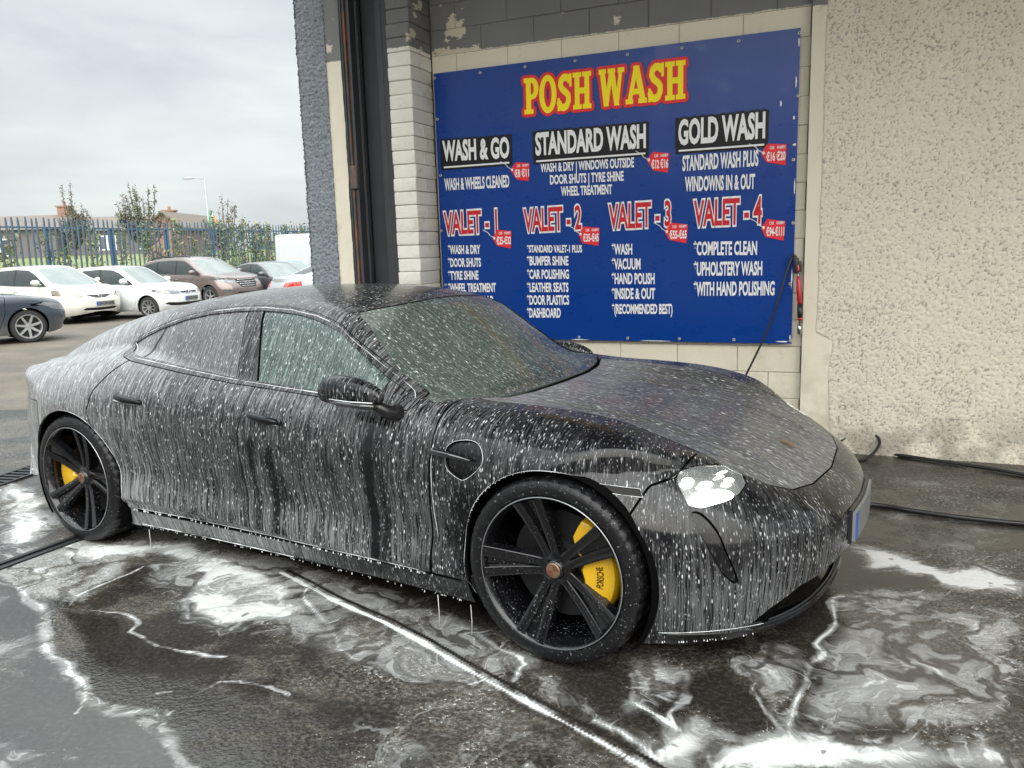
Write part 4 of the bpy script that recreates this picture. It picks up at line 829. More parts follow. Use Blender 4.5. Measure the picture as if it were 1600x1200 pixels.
sk.panel('bonnet', Fhd, foam_mat('foamed_bonnet_paint', (.006, .006, .007), rough=.26, amt=1.0, along=.75, stw=.45, dthr=.15), POR, .016, 'join', 0, swap=True, dens=lambda x, y, z, N: np.clip(.80+.18*sm(1.5, 1.0, x)+.06*sm(1.6, 2.2, x), 0, 1))
sk.panel('cowl', Fcowl, M_plast, POR, .0, 'join', .02, dens=dens_low)
# front lamps and openings
HLP = [(1.861, .716), (1.865, .738), (1.91, .746), (1.978, .731), (2.038, .702), (2.066, .675), (2.057, .654), (2.017, .642), (1.957, .630), (1.922, .640), (1.895, .675)]
Fhl, F1 = take(F1, in_xz(HLP, .0, .57), .002)
HLP = crom(HLP)
AIR = [(1.936, .619), (1.968, .610), (2.021, .556), (2.056, .472), (2.083, .384), (2.074, .365), (2.036, .417), (1.990, .518), (1.945, .59)]
AIR = crom(AIR, 3)
Fair, F1 = take(F1, in_xz(AIR, 0, .45), .0015)
grl = [(-.01, .340), (.356, .328), (.556, .303), (.654, .245), (.715, .185), (.69, .166), (.5, .160), (-.01, .155)]
Fgr, F1 = take(F1, in_yz(grl, 0, 1.75), .0015)
lip = lambda x, y, z: np.maximum(z-.152-.03*sm(.6, .9, abs(y)), 1.86-x)
Flip, F1 = take(F1, lip, .001)
VENT = [(.995, .778), (1.03, .803), (1.10, .812), (1.15, .795), (1.172, .75), (1.15, .712), (1.095, .668), (1.06, .664), (1.005, .695), (.992, .74)]
VENT = crom(VENT, 3)
Fvt, F1 = take(F1, in_xz(VENT, 0, .5), .001)
MRK = [(1.62, .711), (1.764, .692), (1.778, .667), (1.66, .682)]
Fmk, F1 = take(F1, in_xz(MRK, 0, .5), .0012)
# sides
rec = lambda x, y, z: np.maximum(np.maximum(np.maximum(z-.243, .214-z), abs(x)-1.02), .5-abs(y))
Frec, F1 = take(F1, rec, .001)
sill = lambda x, y, z: np.maximum(np.maximum(z-.243, abs(x)-1.16), .5-abs(y))
Fsl, F1 = take(F1, sill, .002)
FD = [(-.137, 1.02), (-.16, .86), (-.178, .70), (-.172, .45), (-.152, .20), (.885, .20), (.905, .50), (.921, .755), (.916, .96)]
RD = [(-.137, 1.02), (-.16, .86), (-.178, .70), (-.172, .45), (-.152, .20), (-1.06, .20), (-1.08, .40), (-1.13, .56), (-1.24, .690), (-1.262, .76), (-1.235, .86), (-1.16, .955), (-1.10, 1.005), (-1.05, 1.06)]
Ffd, F1 = take(F1, in_xz(FD, 0, .6)); Frd, F1 = take(F1, in_xz(RD, 0, .6))
FW = [(.916, 1.0), (.921, .755), (.905, .50), (.885, .10), (1.5, .10), (1.79, .70), (1.86, .722), (1.89, .775), (1.93, .86), (1.8, 1.0)]
Ffw, F1 = take(F1, in_xz(FW, 0, .45))
Fbf, F1 = take(F1, lambda x, y, z: 1.5-x)
tl = lambda x, y, z: np.maximum(np.maximum(z-.845, .795-z), x+2.05)
Fnp, Fbf = take(Fbf, lambda x, y, z: abs(y)-spl([(.30, .395), (.37, .402), (.45, .412), (.52, .45), (.58, .482), (.61, .465), (.70, .44)], z), .002)
Ftl, F1 = take(F1, tl, .001)
Fbr, F1 = take(F1, lambda x, y, z: np.maximum(x+1.72, z-.775+.30*(x+2.3)*0), .0025)
doors = sk.panel('front_door', Ffd, M_paint, POR, .014, 'copy', dens=dens); rdoors = sk.panel('rear_door', Frd, M_paint, POR, .014, 'copy', dens=dens)
sk.panel('front_wing', Ffw, M_paint, POR, .022, 'copy', dens=dens); sk.panel('front_bumper', Fbf, M_paint, POR, .016, 'copy', dens=dens)
sk.panel('nose_panel', Fnp, M_paint, POR, .016, 'join', dens=dens); sk.panel('body', F1, M_paint, POR, .022, 'join', dens=dens); sk.panel('rear_bumper', Fbr, M_paint, POR, .022, 'join', dens=dens)
M_tail = simple('dark_red_lamp', (.10, .008, .010), .12, coat=1)
sk.panel('tail_light', Ftl, M_tail, POR, .012, 'join', .004)
sk.panel('sill', Fsl, foam_mat('foamed_sill', (.008, .008, .009), rough=.25, amt=.75), POR, .02, 'copy', .012, dens=lambda x, y, z, N: np.clip(.32+.65*sm(.6, -.3, x)+.3*fbm(x*9, z*4, 3)-.15, 0, 1))
sk.panel('sill_recess', Frec, M_shell, POR, 0, 'copy', .035)
sk.panel('splitter', Flip, M_plast, POR, .03, 'join', -.004)
sk.panel('lower_grille', Fgr, M_plast, POR, .09, 'join', .085)
sk.panel('air_curtain', Fair, M_trim, POR, .016, 'copy', .013, dens=dens_low)
sk.panel('wing_vent', Fvt, M_trim, POR, .014, 'copy', .014, dens=dens_low)
sk.panel('side_marker', Fmk, simple('smoked_marker', (.010, .009, .009), .4, Specular_IOR_Level=.15), POR, .006, 'copy', .003)
# inner dark shell so that gaps read black
for fn_ in (in_xz(HLP, .012, .56), in_xz(AIR, .012, .45), in_yz(grl, .012, 1.75), in_xz(VENT, .008, .5)): _, shell = sk.cut(shell, fn_)
s2 = sk.panel('inner_shell', [q for q in shell], M_shell, POR, 0, 'join', .017)
# headlights: chrome bowl with LED blocks behind a streaked lens
def lens_clear(b, nrm):
    g = b.pbr(Base_Color=(.9, .95, .95), Roughness=.02, Transmission_Weight=0.0, Specular_IOR_Level=.6, Alpha=.12, Normal=nrm); return g
M_lens = foam_mat('streaked_lens', (1, 1, 1), clear=lens_clear, amt=.5, film=.2, along=.35)
b = NB('lamp_chrome'); fac = b.voro(b.map(b.obj(), (30, 30, 60)), 1)
M_bowl = b.done(b.pbr(Base_Color=b.mixc(fac, (.62, .64, .62), (.25, .26, .25)), Roughness=.18, Metallic=.95))
M_led = emit('lit_led', (1, .98, .93), 10.0); M_led2 = emit('lit_led_bar', (1, .98, .92), 6.0)
hls = sk.panel('headlight', Fhl, M_bowl, POR, .05, 'copy', .038)
for h_, sgn in zip(hls, (-1, 1)):
    ln_ = sk.panel('lens', Fhl, M_lens, h_, .004, None, -.001, dens=lambda x, y, z, N: np.full(x.shape, .42))[0]
    if sgn > 0: ln_.scale = (1, -1, 1)
    # outward normals at lamp centre
HLC = sk.D[sorted({i for q in Fhl for i in q})]
def on_skin(x, z):
    i = np.argmin((HLC[:, 0]-x)**2+(HLC[:, 2]-z)**2); return HLC[i, :3], HLC[i, 3:6]
for h_, sgn in zip(hls, (-1, 1)):
    for k, (x, z, rx, rz, m) in enumerate([(1.985, .667, .085, .028, M_led2), (1.985, .668, .050, .014, M_led), (1.955, .702, .030, .013, M_led2), (2.015, .702, .026, .012, M_led2), (1.902, .712, .024, .016, M_led2), (1.985, .724, .040, .006, M_led2)]):
        p_, n_ = on_skin(x, z); p_ = p_-n_*.026; t_ = np.cross([0, 0, 1], n_); t_ /= np.linalg.norm(t_); u_ = np.cross(n_, t_)
        n = 16; V = [p_+n_*.008]; F = []
        for i in range(n): a = 2*math.pi*i/n; V.append(p_+t_*rx*math.cos(a)+u_*rz*math.sin(a))
        V = np.array(V); F = [(0, 1+i, 1+(i+1) % n) for i in range(n)]
        if sgn > 0: V = V*[1, -1, 1]
        obj('led', V, F, m, h_, smooth=True)
# vent blade
for sgn in (-1, 1):
    mb = MB(); mb.tube([(.915, sgn*.960, .766), (.955, sgn*.966, .764), (1.02, sgn*.964, .757), (1.115, sgn*.957, .742)], [.009, .014, .011, .006], 10).build('vent_blade', simple('wet_gloss_black', (.012, .012, .013), .12, coat=1), POR, smooth=True)
# handles
def handle(par, x0, x1, z0, z1, ysg, yy):
    mb = MB(); n = 14; pts = []; rr_ = []
    for i in range(n+1):
        t = i/n; s_ = math.sin(math.pi*t)**.35 if 0 < t < 1 else 0; pts.append((x0+(x1-x0)*t, ysg*(yy+.012*math.sin(math.pi*t)), z0+(z1-z0)*t)); rr_.append(.005+.0145*s_)
    return mb.tube(pts, rr_, 12).build('door_handle', M_trim, par, smooth=True, attrs=None)
for (d_, r_), sg in zip(((doors[0], rdoors[0]), (doors[1], rdoors[1])), (-1, 1)):
    handle(d_, -.105, .085, .818, .797, sg, .944-.012); handle(r_, -1.06, -.845, .842, .823, sg, .958-.010)
# door mirrors
M_foamw = simple('white_foam', (.74, .76, .77), .35)
MX, MY, MZ = .555, .968, .958
def mirror(sg):
    """folded back along the window: a long pod lying parallel to the car"""
    n, m = 26, 20; V = []; F = []
    for i in range(n+1):
        t = i/n; a = math.pi*t; lx = .160*math.cos(a); r = max(0, math.sin(a))**.55
        k = 1-.22*(lx/.165)            # slightly fuller at the tail
        for j in range(m):
            p_ = 2*math.pi*j/m; cy, cz = math.cos(p_), math.sin(p_)
            ly = .052*r*k*math.copysign(abs(cy)**.8, cy); lz = (.066 if cz > 0 else .050)*r*k*math.copysign(abs(cz)**.85, cz)
            V.append((lx, ly, lz+.012*(1-(lx/.165)**2)-.06*lx*.35))
    for i in range(n):
        for j in range(m): F.append((i*m+j, i*m+(j+1) % m, (i+1)*m+(j+1) % m, (i+1)*m+j))
    W = np.array(V)+np.array([MX, sg*MY, MZ])
    uv = np.c_[W[:, 0], -W[:, 2]-W[:, 1]*sg*.6]
    o = obj('door_mirror', W, F if sg < 0 else [q[::-1] for q in F], M_paint, POR, smooth=True, uv=uv, attrs={'foam': np.clip(.36-.33*sm(MZ-.005, MZ-.03, W[:, 2]), .05, 1)})
    MB().tube([(MX+.165, sg*.875, MZ-.075), (MX+.16, sg*.92, MZ-.07), (MX+.135, sg*(MY-.01), MZ-.045), (MX+.10, sg*MY, MZ-.02)], [.034, .030, .026, .018], 14).build('mirror_arm', M_plast, o, smooth=True)
    MB().tube([(MX+.15, sg*(MY+.035), MZ-.030), (MX+.08, sg*(MY+.052), MZ-.030), (MX-.02, sg*(MY+.054), MZ-.026), (MX-.075, sg*(MY+.046), MZ-.022)], [.012, .013, .012, .007], 10).build('mirror_blade', simple('gloss_black_blade', (.012, .012, .013), .1, coat=1), o, smooth=True)
    MB().tube([(MX+.14, sg*(MY+.036), MZ-.016), (MX+.04, sg*(MY+.058), MZ-.014), (MX-.075, sg*(MY+.050), MZ-.012)], .0022, 6).build('foam_line', M_foamw, o, smooth=True)
mirror(-1)
MX, MY, MZ = .62, .905, .885; mirror(1)      # the far one is folded in tighter and lower
# wheels
b = NB('wet_tyre'); P = b.obj(); sp_ = b.ss(b.noise(P, 95, 3, .7), .62, .70)
M_tyre = b.done(b.pbr(Base_Color=b.mixc(b.mul(sp_, .5), b.mixc(b.noise(P, 12, 3), (.004, .004, .005), (.010, .010, .011)), (.40, .41, .42)), Roughness=.34, Specular_IOR_Level=.3, Normal=b.bump(b.noise(P, 160, 3), .3, .003)))
b = NB('wet_black_alloy'); P = b.obj(); sp_ = b.ss(b.noise(P, 120, 3, .7), .62, .68); sp2 = b.noise(P, 5, 3)
M_alloy = b.done(b.pbr(Base_Color=b.mixc(b.mul(sp_, b.ss(sp2, .4, .8)), (.004, .004, .005), (.40, .42, .43)), Roughness=.16, Specular_IOR_Level=.35, Coat_Weight=.4, Coat_Roughness=.05, Normal=b.bump(sp_, .4, .003)))
M_disc = simple('brake_disc', (.030, .030, .032), .4, .6, bump=.2); M_cal = simple('yellow_caliper', (.62, .36, .010), .28, coat=.6, var=.06)
M_gold = simple('badge_gold', (.20, .13, .07), .35, .4); M_bred = simple('badge_red', (.12, .045, .03), .4)
M_lipw = simple('bright_lip', (.30, .31, .32), .18, .7)
def wheel(cx, sg, a0, wid, cal_x, seed):
    """local: y outwards = -1 on the right hand side"""
    w = empty('wheel', (cx, sg*.972, .3585)); w.parent = POR; q = sg       # outward = q
    rr_ = random.Random(seed)
    pr = [(.288, -.004), (.296, .004), (.312, .006), (.330, .002), (.345, -.006), (.3535, -.022), (.3575, -.045), (.3585, -.07), (.3585, -.095), (.351, -.097), (.351, -.107), (.3585, -.109), (.3585, -.150), (.351, -.152), (.351, -.163), (.3585, -.165), (.3585, -wid+.05), (.350, -wid+.02), (.33, -wid), (.28, -wid+.01)]
    def mod(r, h, k, j):
        if j in (5, 6, 7, 8) and k % 4 == 0: return r-.006
        if j in (11, 12) and k % 6 == 0: return r-.004
        return r
    tyre = MB().lathe([(r, q*h) for r, h in pr], 192, mod=mod).build('tyre', M_tyre, w, smooth=35)
    rim = MB().lathe([(.291, q*-.006), (.291, q*.004), (.286, q*.006), (.281, q*.002), (.277, q*-.012), (.272, q*-.02), (.268, q*-.06), (.262, q*-.12), (.255, q*-.20), (.250, q*-.22)], 128).build('rim', M_alloy, w, smooth=40)
    MB().lathe([(.2895, q*.0045), (.2885, q*.0075), (.2855, q*.0065)], 128).build('rim_edge', M_lipw, rim, smooth=True)
    def sect(r): return q*(-.050+.050*max(0, (r-.06)/.215)**1.3)      # face depth along the spoke
    for k in range(5):
        a = a0+k*2*math.pi/5; mb = MB()
        for s_ in (-1, 1):
            V = []; n = 12
            for i in range(n+1):
                t = i/n; r = .045+.232*t; off = s_*(.0165+.027*t**1.2); hw = .0155+.004*t; d = sect(r)+q*.006*t
                for tx, ty in ((-hw*1.25, -q*.040), (-hw, -q*.003), (-hw*.7, 0), (hw*.7, 0), (hw, -q*.003), (hw*1.25, -q*.040)):
                    lx, lz = r, off+tx; V.append((lx*math.cos(a)-lz*math.sin(a), d+ty, lx*math.sin(a)+lz*math.cos(a)))
            F = [(i*6+j, i*6+j+1, (i+1)*6+j+1, (i+1)*6+j) for i in range(n) for j in range(5)]+[(0, 1, 2, 3, 4, 5), tuple(n*6+j for j in range(5, -1, -1))]
            mb.add(V, F)
        V = []; n = 10          # recessed web between the two ribs, open near the rim
        for i in range(n+1):
            t = i/n; r = .05+.225*t; hw = .014+.024*t; d = sect(r)-q*.018
            for tx in (-hw, hw): V.append((r*math.cos(a)-tx*math.sin(a), d, r*math.sin(a)+tx*math.cos(a)))
        mb.add(V, [(2*i, 2*i+1, 2*i+3, 2*i+2) for i in range(n)])
        mb.build('spoke', M_alloy, rim, smooth=40)
    hub = MB().lathe([(0, q*-.030), (.030, q*-.031), (.036, q*-.036), (.040, q*-.046), (.062, q*-.052), (.072, q*-.075), (.08, q*-.11)], 40).build('hub', M_alloy, rim, smooth=40)
    MB().lathe([(0, q*-.0275), (.026, q*-.0282), (.029, q*-.031)], 28).build('centre_badge', M_gold, rim, smooth=40)
    mb = MB()
    for k in range(5):
        a = a0+(k+.5)*2*math.pi/5; mb.lathe([(0, q*-.058), (.008, q*-.058), (.010, q*-.062), (.010, q*-.08)], 10, c=(.052*math.cos(a), 0, .052*math.sin(a)))
    mb.build('wheel_bolts', M_alloy, rim, smooth=40)
    # crest quarters
    mb = MB()
    for a1 in (0, math.pi): mb.add([(0, q*-.0270, 0)]+[(.024*math.cos(a1+t*math.pi/12), q*-.0272, .024*math.sin(a1+t*math.pi/12)) for t in range(7)], [tuple(range(8))])
    mb.build('badge_quarters', M_bred, rim)
    MB().lathe([(.06, q*-.115), (.205, q*-.115), (.205, q*-.145), (.06, q*-.145)], 72).build('brake_disc', M_disc, w, smooth=30)
    mb = MB().lathe([(.06, q*-.09), (.10, q*-.095), (.105, q*-.116)], 40); mb.build('disc_bell', M_plast, w, smooth=30)
    # caliper: thick arc with a stepped face
    V = []; F = []; n = 22; A0, A1 = (R(-56), R(62)) if cal_x > 0 else (R(150), R(222))
    prof = [(.104, -.150), (.104, -.082), (.122, -.062), (.200, -.056), (.232, -.066), (.243, -.086), (.243, -.150)]
    for i in range(n+1):
        t = i/n; a = A0+(A1-A0)*t; tap = .62+.38*math.sin(math.pi*t)**.4; bl = .012*math.sin(3*math.pi*t)**2
        for r, h in prof:
            r2 = .195+(r-.195)*tap-(bl if r < .15 else 0); V.append((r2*math.cos(a), q*(h+.006*math.sin(math.pi*t)), r2*math.sin(a)))
    m = len(prof); F = [(i*m+j, i*m+(j+1) % m, (i+1)*m+(j+1) % m, (i+1)*m+j) for i in range(n) for j in range(m)]+[tuple(range(m)), tuple(n*m+j for j in range(m-1, -1, -1))]
    cal = MB().add(V, F).build('brake_caliper', M_cal, w, smooth=40)
    if cal_x > 0:
        TV, TF = text_mesh('PORSCHE', .012); tw_ = TV[:, 0].max()-TV[:, 0].min(); out = []
        for x, y, _ in TV:
            s_ = (x-TV[:, 0].min())/tw_-.5; a = -q*0+(.44*s_ if q > 0 else .44*s_); r = .182+(.026*(y/CAPH-.5))*-1
            out.append((r*math.cos(a), q*-.0480, r*math.sin(a)))
        obj('caliper_lettering', out, TF, M_blk, cal)
    return w
wheel(1.45, -1, math.pi, .265, 1, 1); wheel(-1.45, -1, 0, .30, -1, 2); wheel(1.45, 1, .4, .265, 1, 3); wheel(-1.45, 1, .9, .30, -1, 4)
# arch liners
for cx in (1.45, -1.45):
    for sg in (-1, 1):
        V = []; n = 40; prof = [(.386, .955), (.40, .93), (.405, .55), (.02, .55)]
        for i in range(n+1):
            a = R(-38)+R(256)*i/n
            for r, y in prof: V.append((cx+r*math.cos(a), sg*y, max(.12, .355+r*math.sin(a))))
        obj('arch_liner', V, [(i*4+j, i*4+j+1, (i+1)*4+j+1, (i+1)*4+j) for i in range(n) for j in range(3)], M_shell, POR)
MB().box(-2.2, 2.15, -.62, .62, .13, .32, .02).build('underbody', M_shell, POR)
# number plate, badge, wiper
b = NB('plate_white'); M_plate = b.done(b.pbr(Base_Color=(.17, .175, .17), Roughness=.35)); M_eu = simple('plate_blue', (.03, .08, .42), .35)
def plate_strip(y0, y1, name, m, par, z0=.385, z1=.500, o=0.0):
    V = []; n = 10
    for i in range(n+1):
        y = y0+(y1-y0)*i/n; x = 2.402-.12*y*y-.02*abs(y)
        for z, dx in ((z0, -.012), (z0, .0), (z1, .0), (z1, -.012)): V.append((x+dx+o, y, z))
    return obj(name, V, [(i*4+j, (i+1)*4+j, (i+1)*4+j+1, i*4+j+1) for i in range(n) for j in range(3)]+[(0, 1, 2, 3), tuple(n*4+j for j in range(3, -1, -1))], m, par)
pl = plate_strip(-.245, .245, 'number_plate', M_plate, POR); plate_strip(-.243, -.205, 'plate_band', M_eu, pl, .388, .497, .0015)
plate_strip(-.254, .254, 'plate_holder', M_plast, POR, .376, .510, -.013)
V = []; hp = sk.D[sorted({i for q in Fhd for i in q})]
i_ = np.argmin((hp[:, 0]-2.09)**2+hp[:, 1]**2); c0, n0 = hp[i_, :3], hp[i_, 3:6]; tx = np.cross([0, 1, 0], n0)
sh = [(-.032, -.020), (-.010, -.026), (.020, -.024), (.034, 0), (.020, .024), (-.010, .026), (-.032, .020)]
V = [c0*[1, 0, 1]+n0*[1, 0, 1]*.003+tx*a+np.array([0, c, 0]) for a, c in sh]; bd_ = obj('bonnet_badge', V, [tuple(range(7))], M_gold, POR)
V = [c0*[1, 0, 1]+n0*[1, 0, 1]*.0042+tx*a*.5+np.array([0, c*.5, 0]) for a, c in sh]; obj('badge_shield', V, [tuple(range(7))], M_gold, bd_)
# drips hanging from the door bottoms and bumper, and threads running to the floor
mbd = MB(); rr = random.Random(5)
def droplet(x, y, z, r, l):
    V = []; F = []; n = 6; st = [(0, 0), (-.3, .45), (-.6, .8), (-.85, 1), (-1.0, .6), (-1.06, 0)]
    for h_, k in st:
        for i in range(n): a = 2*math.pi*i/n; V.append((x+r*k*math.cos(a), y+r*k*math.sin(a), z+h_*l))
    mbd.add(V, [(i*n+j, i*n+(j+1) % n, (i+1)*n+(j+1) % n, (i+1)*n+j) for i in range(5) for j in range(n)])
fS = make_f(SP)
def skin_y(x, z):
    lo, hi = .3, 1.1
    for _ in range(30):
        m_ = (lo+hi)/2
        if fS(np.array([x]), np.array([-m_]), np.array([z]))[0] > 0: hi = m_
        else: lo = m_
    return -lo
x = -1.02
while x < .9: droplet(x, skin_y(x, .262), .244, rr.uniform(.0012, .0032)*(1+(rr.random() < .1)), rr.uniform(.004, .014)); x += rr.choice((.006, .012, .03, .07))*rr.uniform(.6, 1.3)
x = -.98
while x < 1.0: droplet(x, skin_y(x, .15)+.018, .132, rr.uniform(.0012, .003), rr.uniform(.004, .012)); x += rr.choice((.01, .03, .09))*rr.uniform(.6, 1.3)
x = 1.85
while x < 2.12: droplet(x, skin_y(x, .16), .150, rr.uniform(.0012, .003), rr.uniform(.004, .010)); x += rr.choice((.008, .02, .05))*rr.uniform(.6, 1.3)
for i in range(46):
    a = R(20+140*i/45+rr.uniform(-1.5, 1.5)); xx = 1.45+.389*math.cos(a); zz = .355+.389*math.sin(a); droplet(xx, skin_y(xx, zz+.01)+.004, zz+.003, rr.uniform(.0015, .003), rr.uniform(.004, .010))
def line(pts, r0):
    o_ = rr.uniform(0, 99); mbd.tube(pts, [r0*.72*float(np.clip(2.3*fbm(np.array([i*.22+o_]), np.array([o_]), 3, 3)[0]-.42, .08, 1.3)) for i in range(len(pts))], 6)
for xa, xb, za, zb2, dy_ in ((-.095, .075, .800, .780, .022), (-1.05, -.855, .824, .806, .022)): line([(xa+(xb-xa)*t, skin_y(xa+(xb-xa)*t, za)-dy_*math.sin(math.pi*(.15+.7*t)), za+(zb2-za)*t) for t in np.linspace(0, 1, 16)], .0026)
for poly_, st_ in ((VENT, .5), (MRK, .06)):
    q_ = poly_+[poly_[0]]; line([(x, skin_y(x, z)-.001, z) for x, z in [(np.interp(t, range(len(q_)), [a[0] for a in q_]), np.interp(t, range(len(q_)), [a[1] for a in q_])) for t in np.arange(0, len(q_)-.99, st_)]], .0013)
line([(.927+.003*math.sin(z*9), skin_y(.927, z)-.001, z) for z in np.arange(.40, .90, .014)], .0013)
line([(x, -spl([(.30, .395), (.37, .402), (.45, .412), (.52, .45), (.58, .482), (.605, .468)], np.array([z]))[0], z) for z, x in [(z_, next(xx for xx in np.arange(2.5, 1.8, -.002) if fS(np.array([xx]), np.array([-.45]), np.array([z_]))[0] < 0)+.002) for z_ in np.arange(.37, .605, .012)]], .0017)
line([(x, skin_y(x, .2465)-.001, .2445) for x in np.arange(-1.0, .87, .012)], .0017)
line([(1.45+.389*math.cos(a), skin_y(1.45+.389*math.cos(a), max(.15, .357+.389*math.sin(a)))-.002, .355+.389*math.sin(a)) for a in np.arange(R(62), R(205), .03)], .0012)
line([(-1.45+.389*math.cos(a), skin_y(-1.45+.389*math.cos(a), .357+.389*math.sin(a))-.002, .355+.389*math.sin(a)) for a in np.arange(R(-12), R(95), .03)], .0016)
line([(x, skin_y(x, .186)-.002, .186) for x in np.arange(1.84, 2.16, .014)], .0014)
line([(x, skin_y(x, .215)-.004, .160) for x in np.arange(-.98, .1, .012)], .0024)
dl_ = [(-1.195, 1.082), (-1.08, 1.020), (-.66, .979), (-.31, .951), (.0, .935), (.22, .926), (.45, .919), (.62, .914)]
line([(x, skin_y(x, z)-.002, z) for x, z in [(np.interp(t, range(8), [q[0] for q in dl_]), np.interp(t, range(8), [q[1] for q in dl_])) for t in np.arange(0, 7.01, .08)]], .0030)
dt_ = [(.735, .926), (.582, 1.015), (.436, 1.103), (.265, 1.196), (.17, 1.225), (.083, 1.246), (-.10, 1.270), (-.30, 1.278), (-.47, 1.272), (-.66, 1.255), (-.84, 1.224), (-1.0, 1.178), (-1.13, 1.132), (-1.20, 1.095)]
line([(x, skin_y(x, z)-.003, z) for x, z in [(np.interp(t, range(14), [q[0] for q in dt_]), np.interp(t, range(14), [q[1] for q in dt_])) for t in np.arange(0, 13.01, .1)]], .0024)
for x, z0_ in ((-.95, .13), (.90, .14), (1.06, .13)): mbd.tube([(x, -.91, z0_), (x+.004, -.912, z0_*.5), (x, -.91, .002)], .0013, 5)
fd_ = mbd.build('foam_drips', M_foamw, POR, smooth=True); fd_['kind'] = 'stuff'
# white lines of suds caught in the shut lines
# ------------------------------------------------------------------ the car park behind
def gz(y): return -.004-.007*max(0.0, min(y, 70.0)-8)
lot.data.clear_geometry(); ys = [-S, 8, 20, 40, 70, S]
lot.data.from_pydata([(x, y, gz(y)) for y in ys for x in (-S, S)], [], [(2*i, 2*i+1, 2*i+3, 2*i+2) for i in range(len(ys)-1)]); lot.data.materials.clear(); lot.data.materials.append(M_lot)
def car_paint(name, c, metal=0.0, rough=.25): 
    b = NB(name); P = b.obj(); d = b.mul(b.ss(b.sep(P)[2], .55, .15), b.noise(P, 6, 4))
    return b.done(b.pbr(Base_Color=b.mixc(d, c, (.16, .15, .13)), Roughness=rough, Metallic=metal, Coat_Weight=1, Coat_Roughness=.04))
M_cg = simple('car_glass', (.035, .045, .045), .04, var=.2); M_cws = simple('windscreen_glass', (.16, .19, .18), .05, var=.15); M_hlg = simple('lamp_glass', (.15, .16, .165), .12, .4, coat=1, var=.6, scale=30)
M_hly = simple('aged_lamp_glass', (.27, .25, .19), .2, .3, coat=1, var=.2, scale=20)
M_grl = simple('grille_black', (.012, .012, .013), .35); M_crm = simple('car_chrome', (.62, .63, .64), .15, 1.0); M_ty2 = simple('dry_tyre', (.022, .022, .023), .8); M_al2 = simple('silver_alloy', (.50, .51, .52), .3, .8); M_rlamp = simple('red_lamp', (.50, .02, .02), .15, coat=1)
def gwheel(par, x, y, q, r, w_, spokes, rr_, m=None):
    w = empty('wheel', (x, y, r)); w.parent = par; m = m or M_al2
    MB().lathe([(rr_, -q*.01), (rr_+.012, q*.004), (r-.03, q*.0), (r, -q*.03), (r, -q*(w_-.03)), (r-.03, -q*w_), (rr_, -q*w_)], 36).build('tyre', M_ty2, w, smooth=40)
    rim = MB().lathe([(rr_+.004, q*.002), (rr_-.014, 0), (rr_-.022, -q*.03), (rr_-.03, -q*.12)], 36).build('rim', m, w, smooth=40)
    mb = MB()
    for k in range(spokes):
        a = .3+2*math.pi*k/spokes; V = []
        for t in (0, 1):
            rad = .03+(rr_-.045)*t; hw = .026-.006*t if spokes < 9 else .014
            for tx, d in ((-hw, -.05), (-hw, -.012-.012*(1-t)), (hw, -.012-.012*(1-t)), (hw, -.05)): V.append((rad*math.cos(a)-tx*math.sin(a), q*d, rad*math.sin(a)+tx*math.cos(a)))
        mb.add(V, [(0, 1, 5, 4), (1, 2, 6, 5), (2, 3, 7, 6), (4, 5, 6, 7)])
    mb.lathe([(0, -q*.012), (.045, -q*.014), (.055, -q*.05)], 16); mb.build('spokes', m, rim, smooth=40)
    MB().lathe([(.0, -q*.09), (rr_-.02, -q*.09)], 30).build('backing', M_grl, w)
    return w
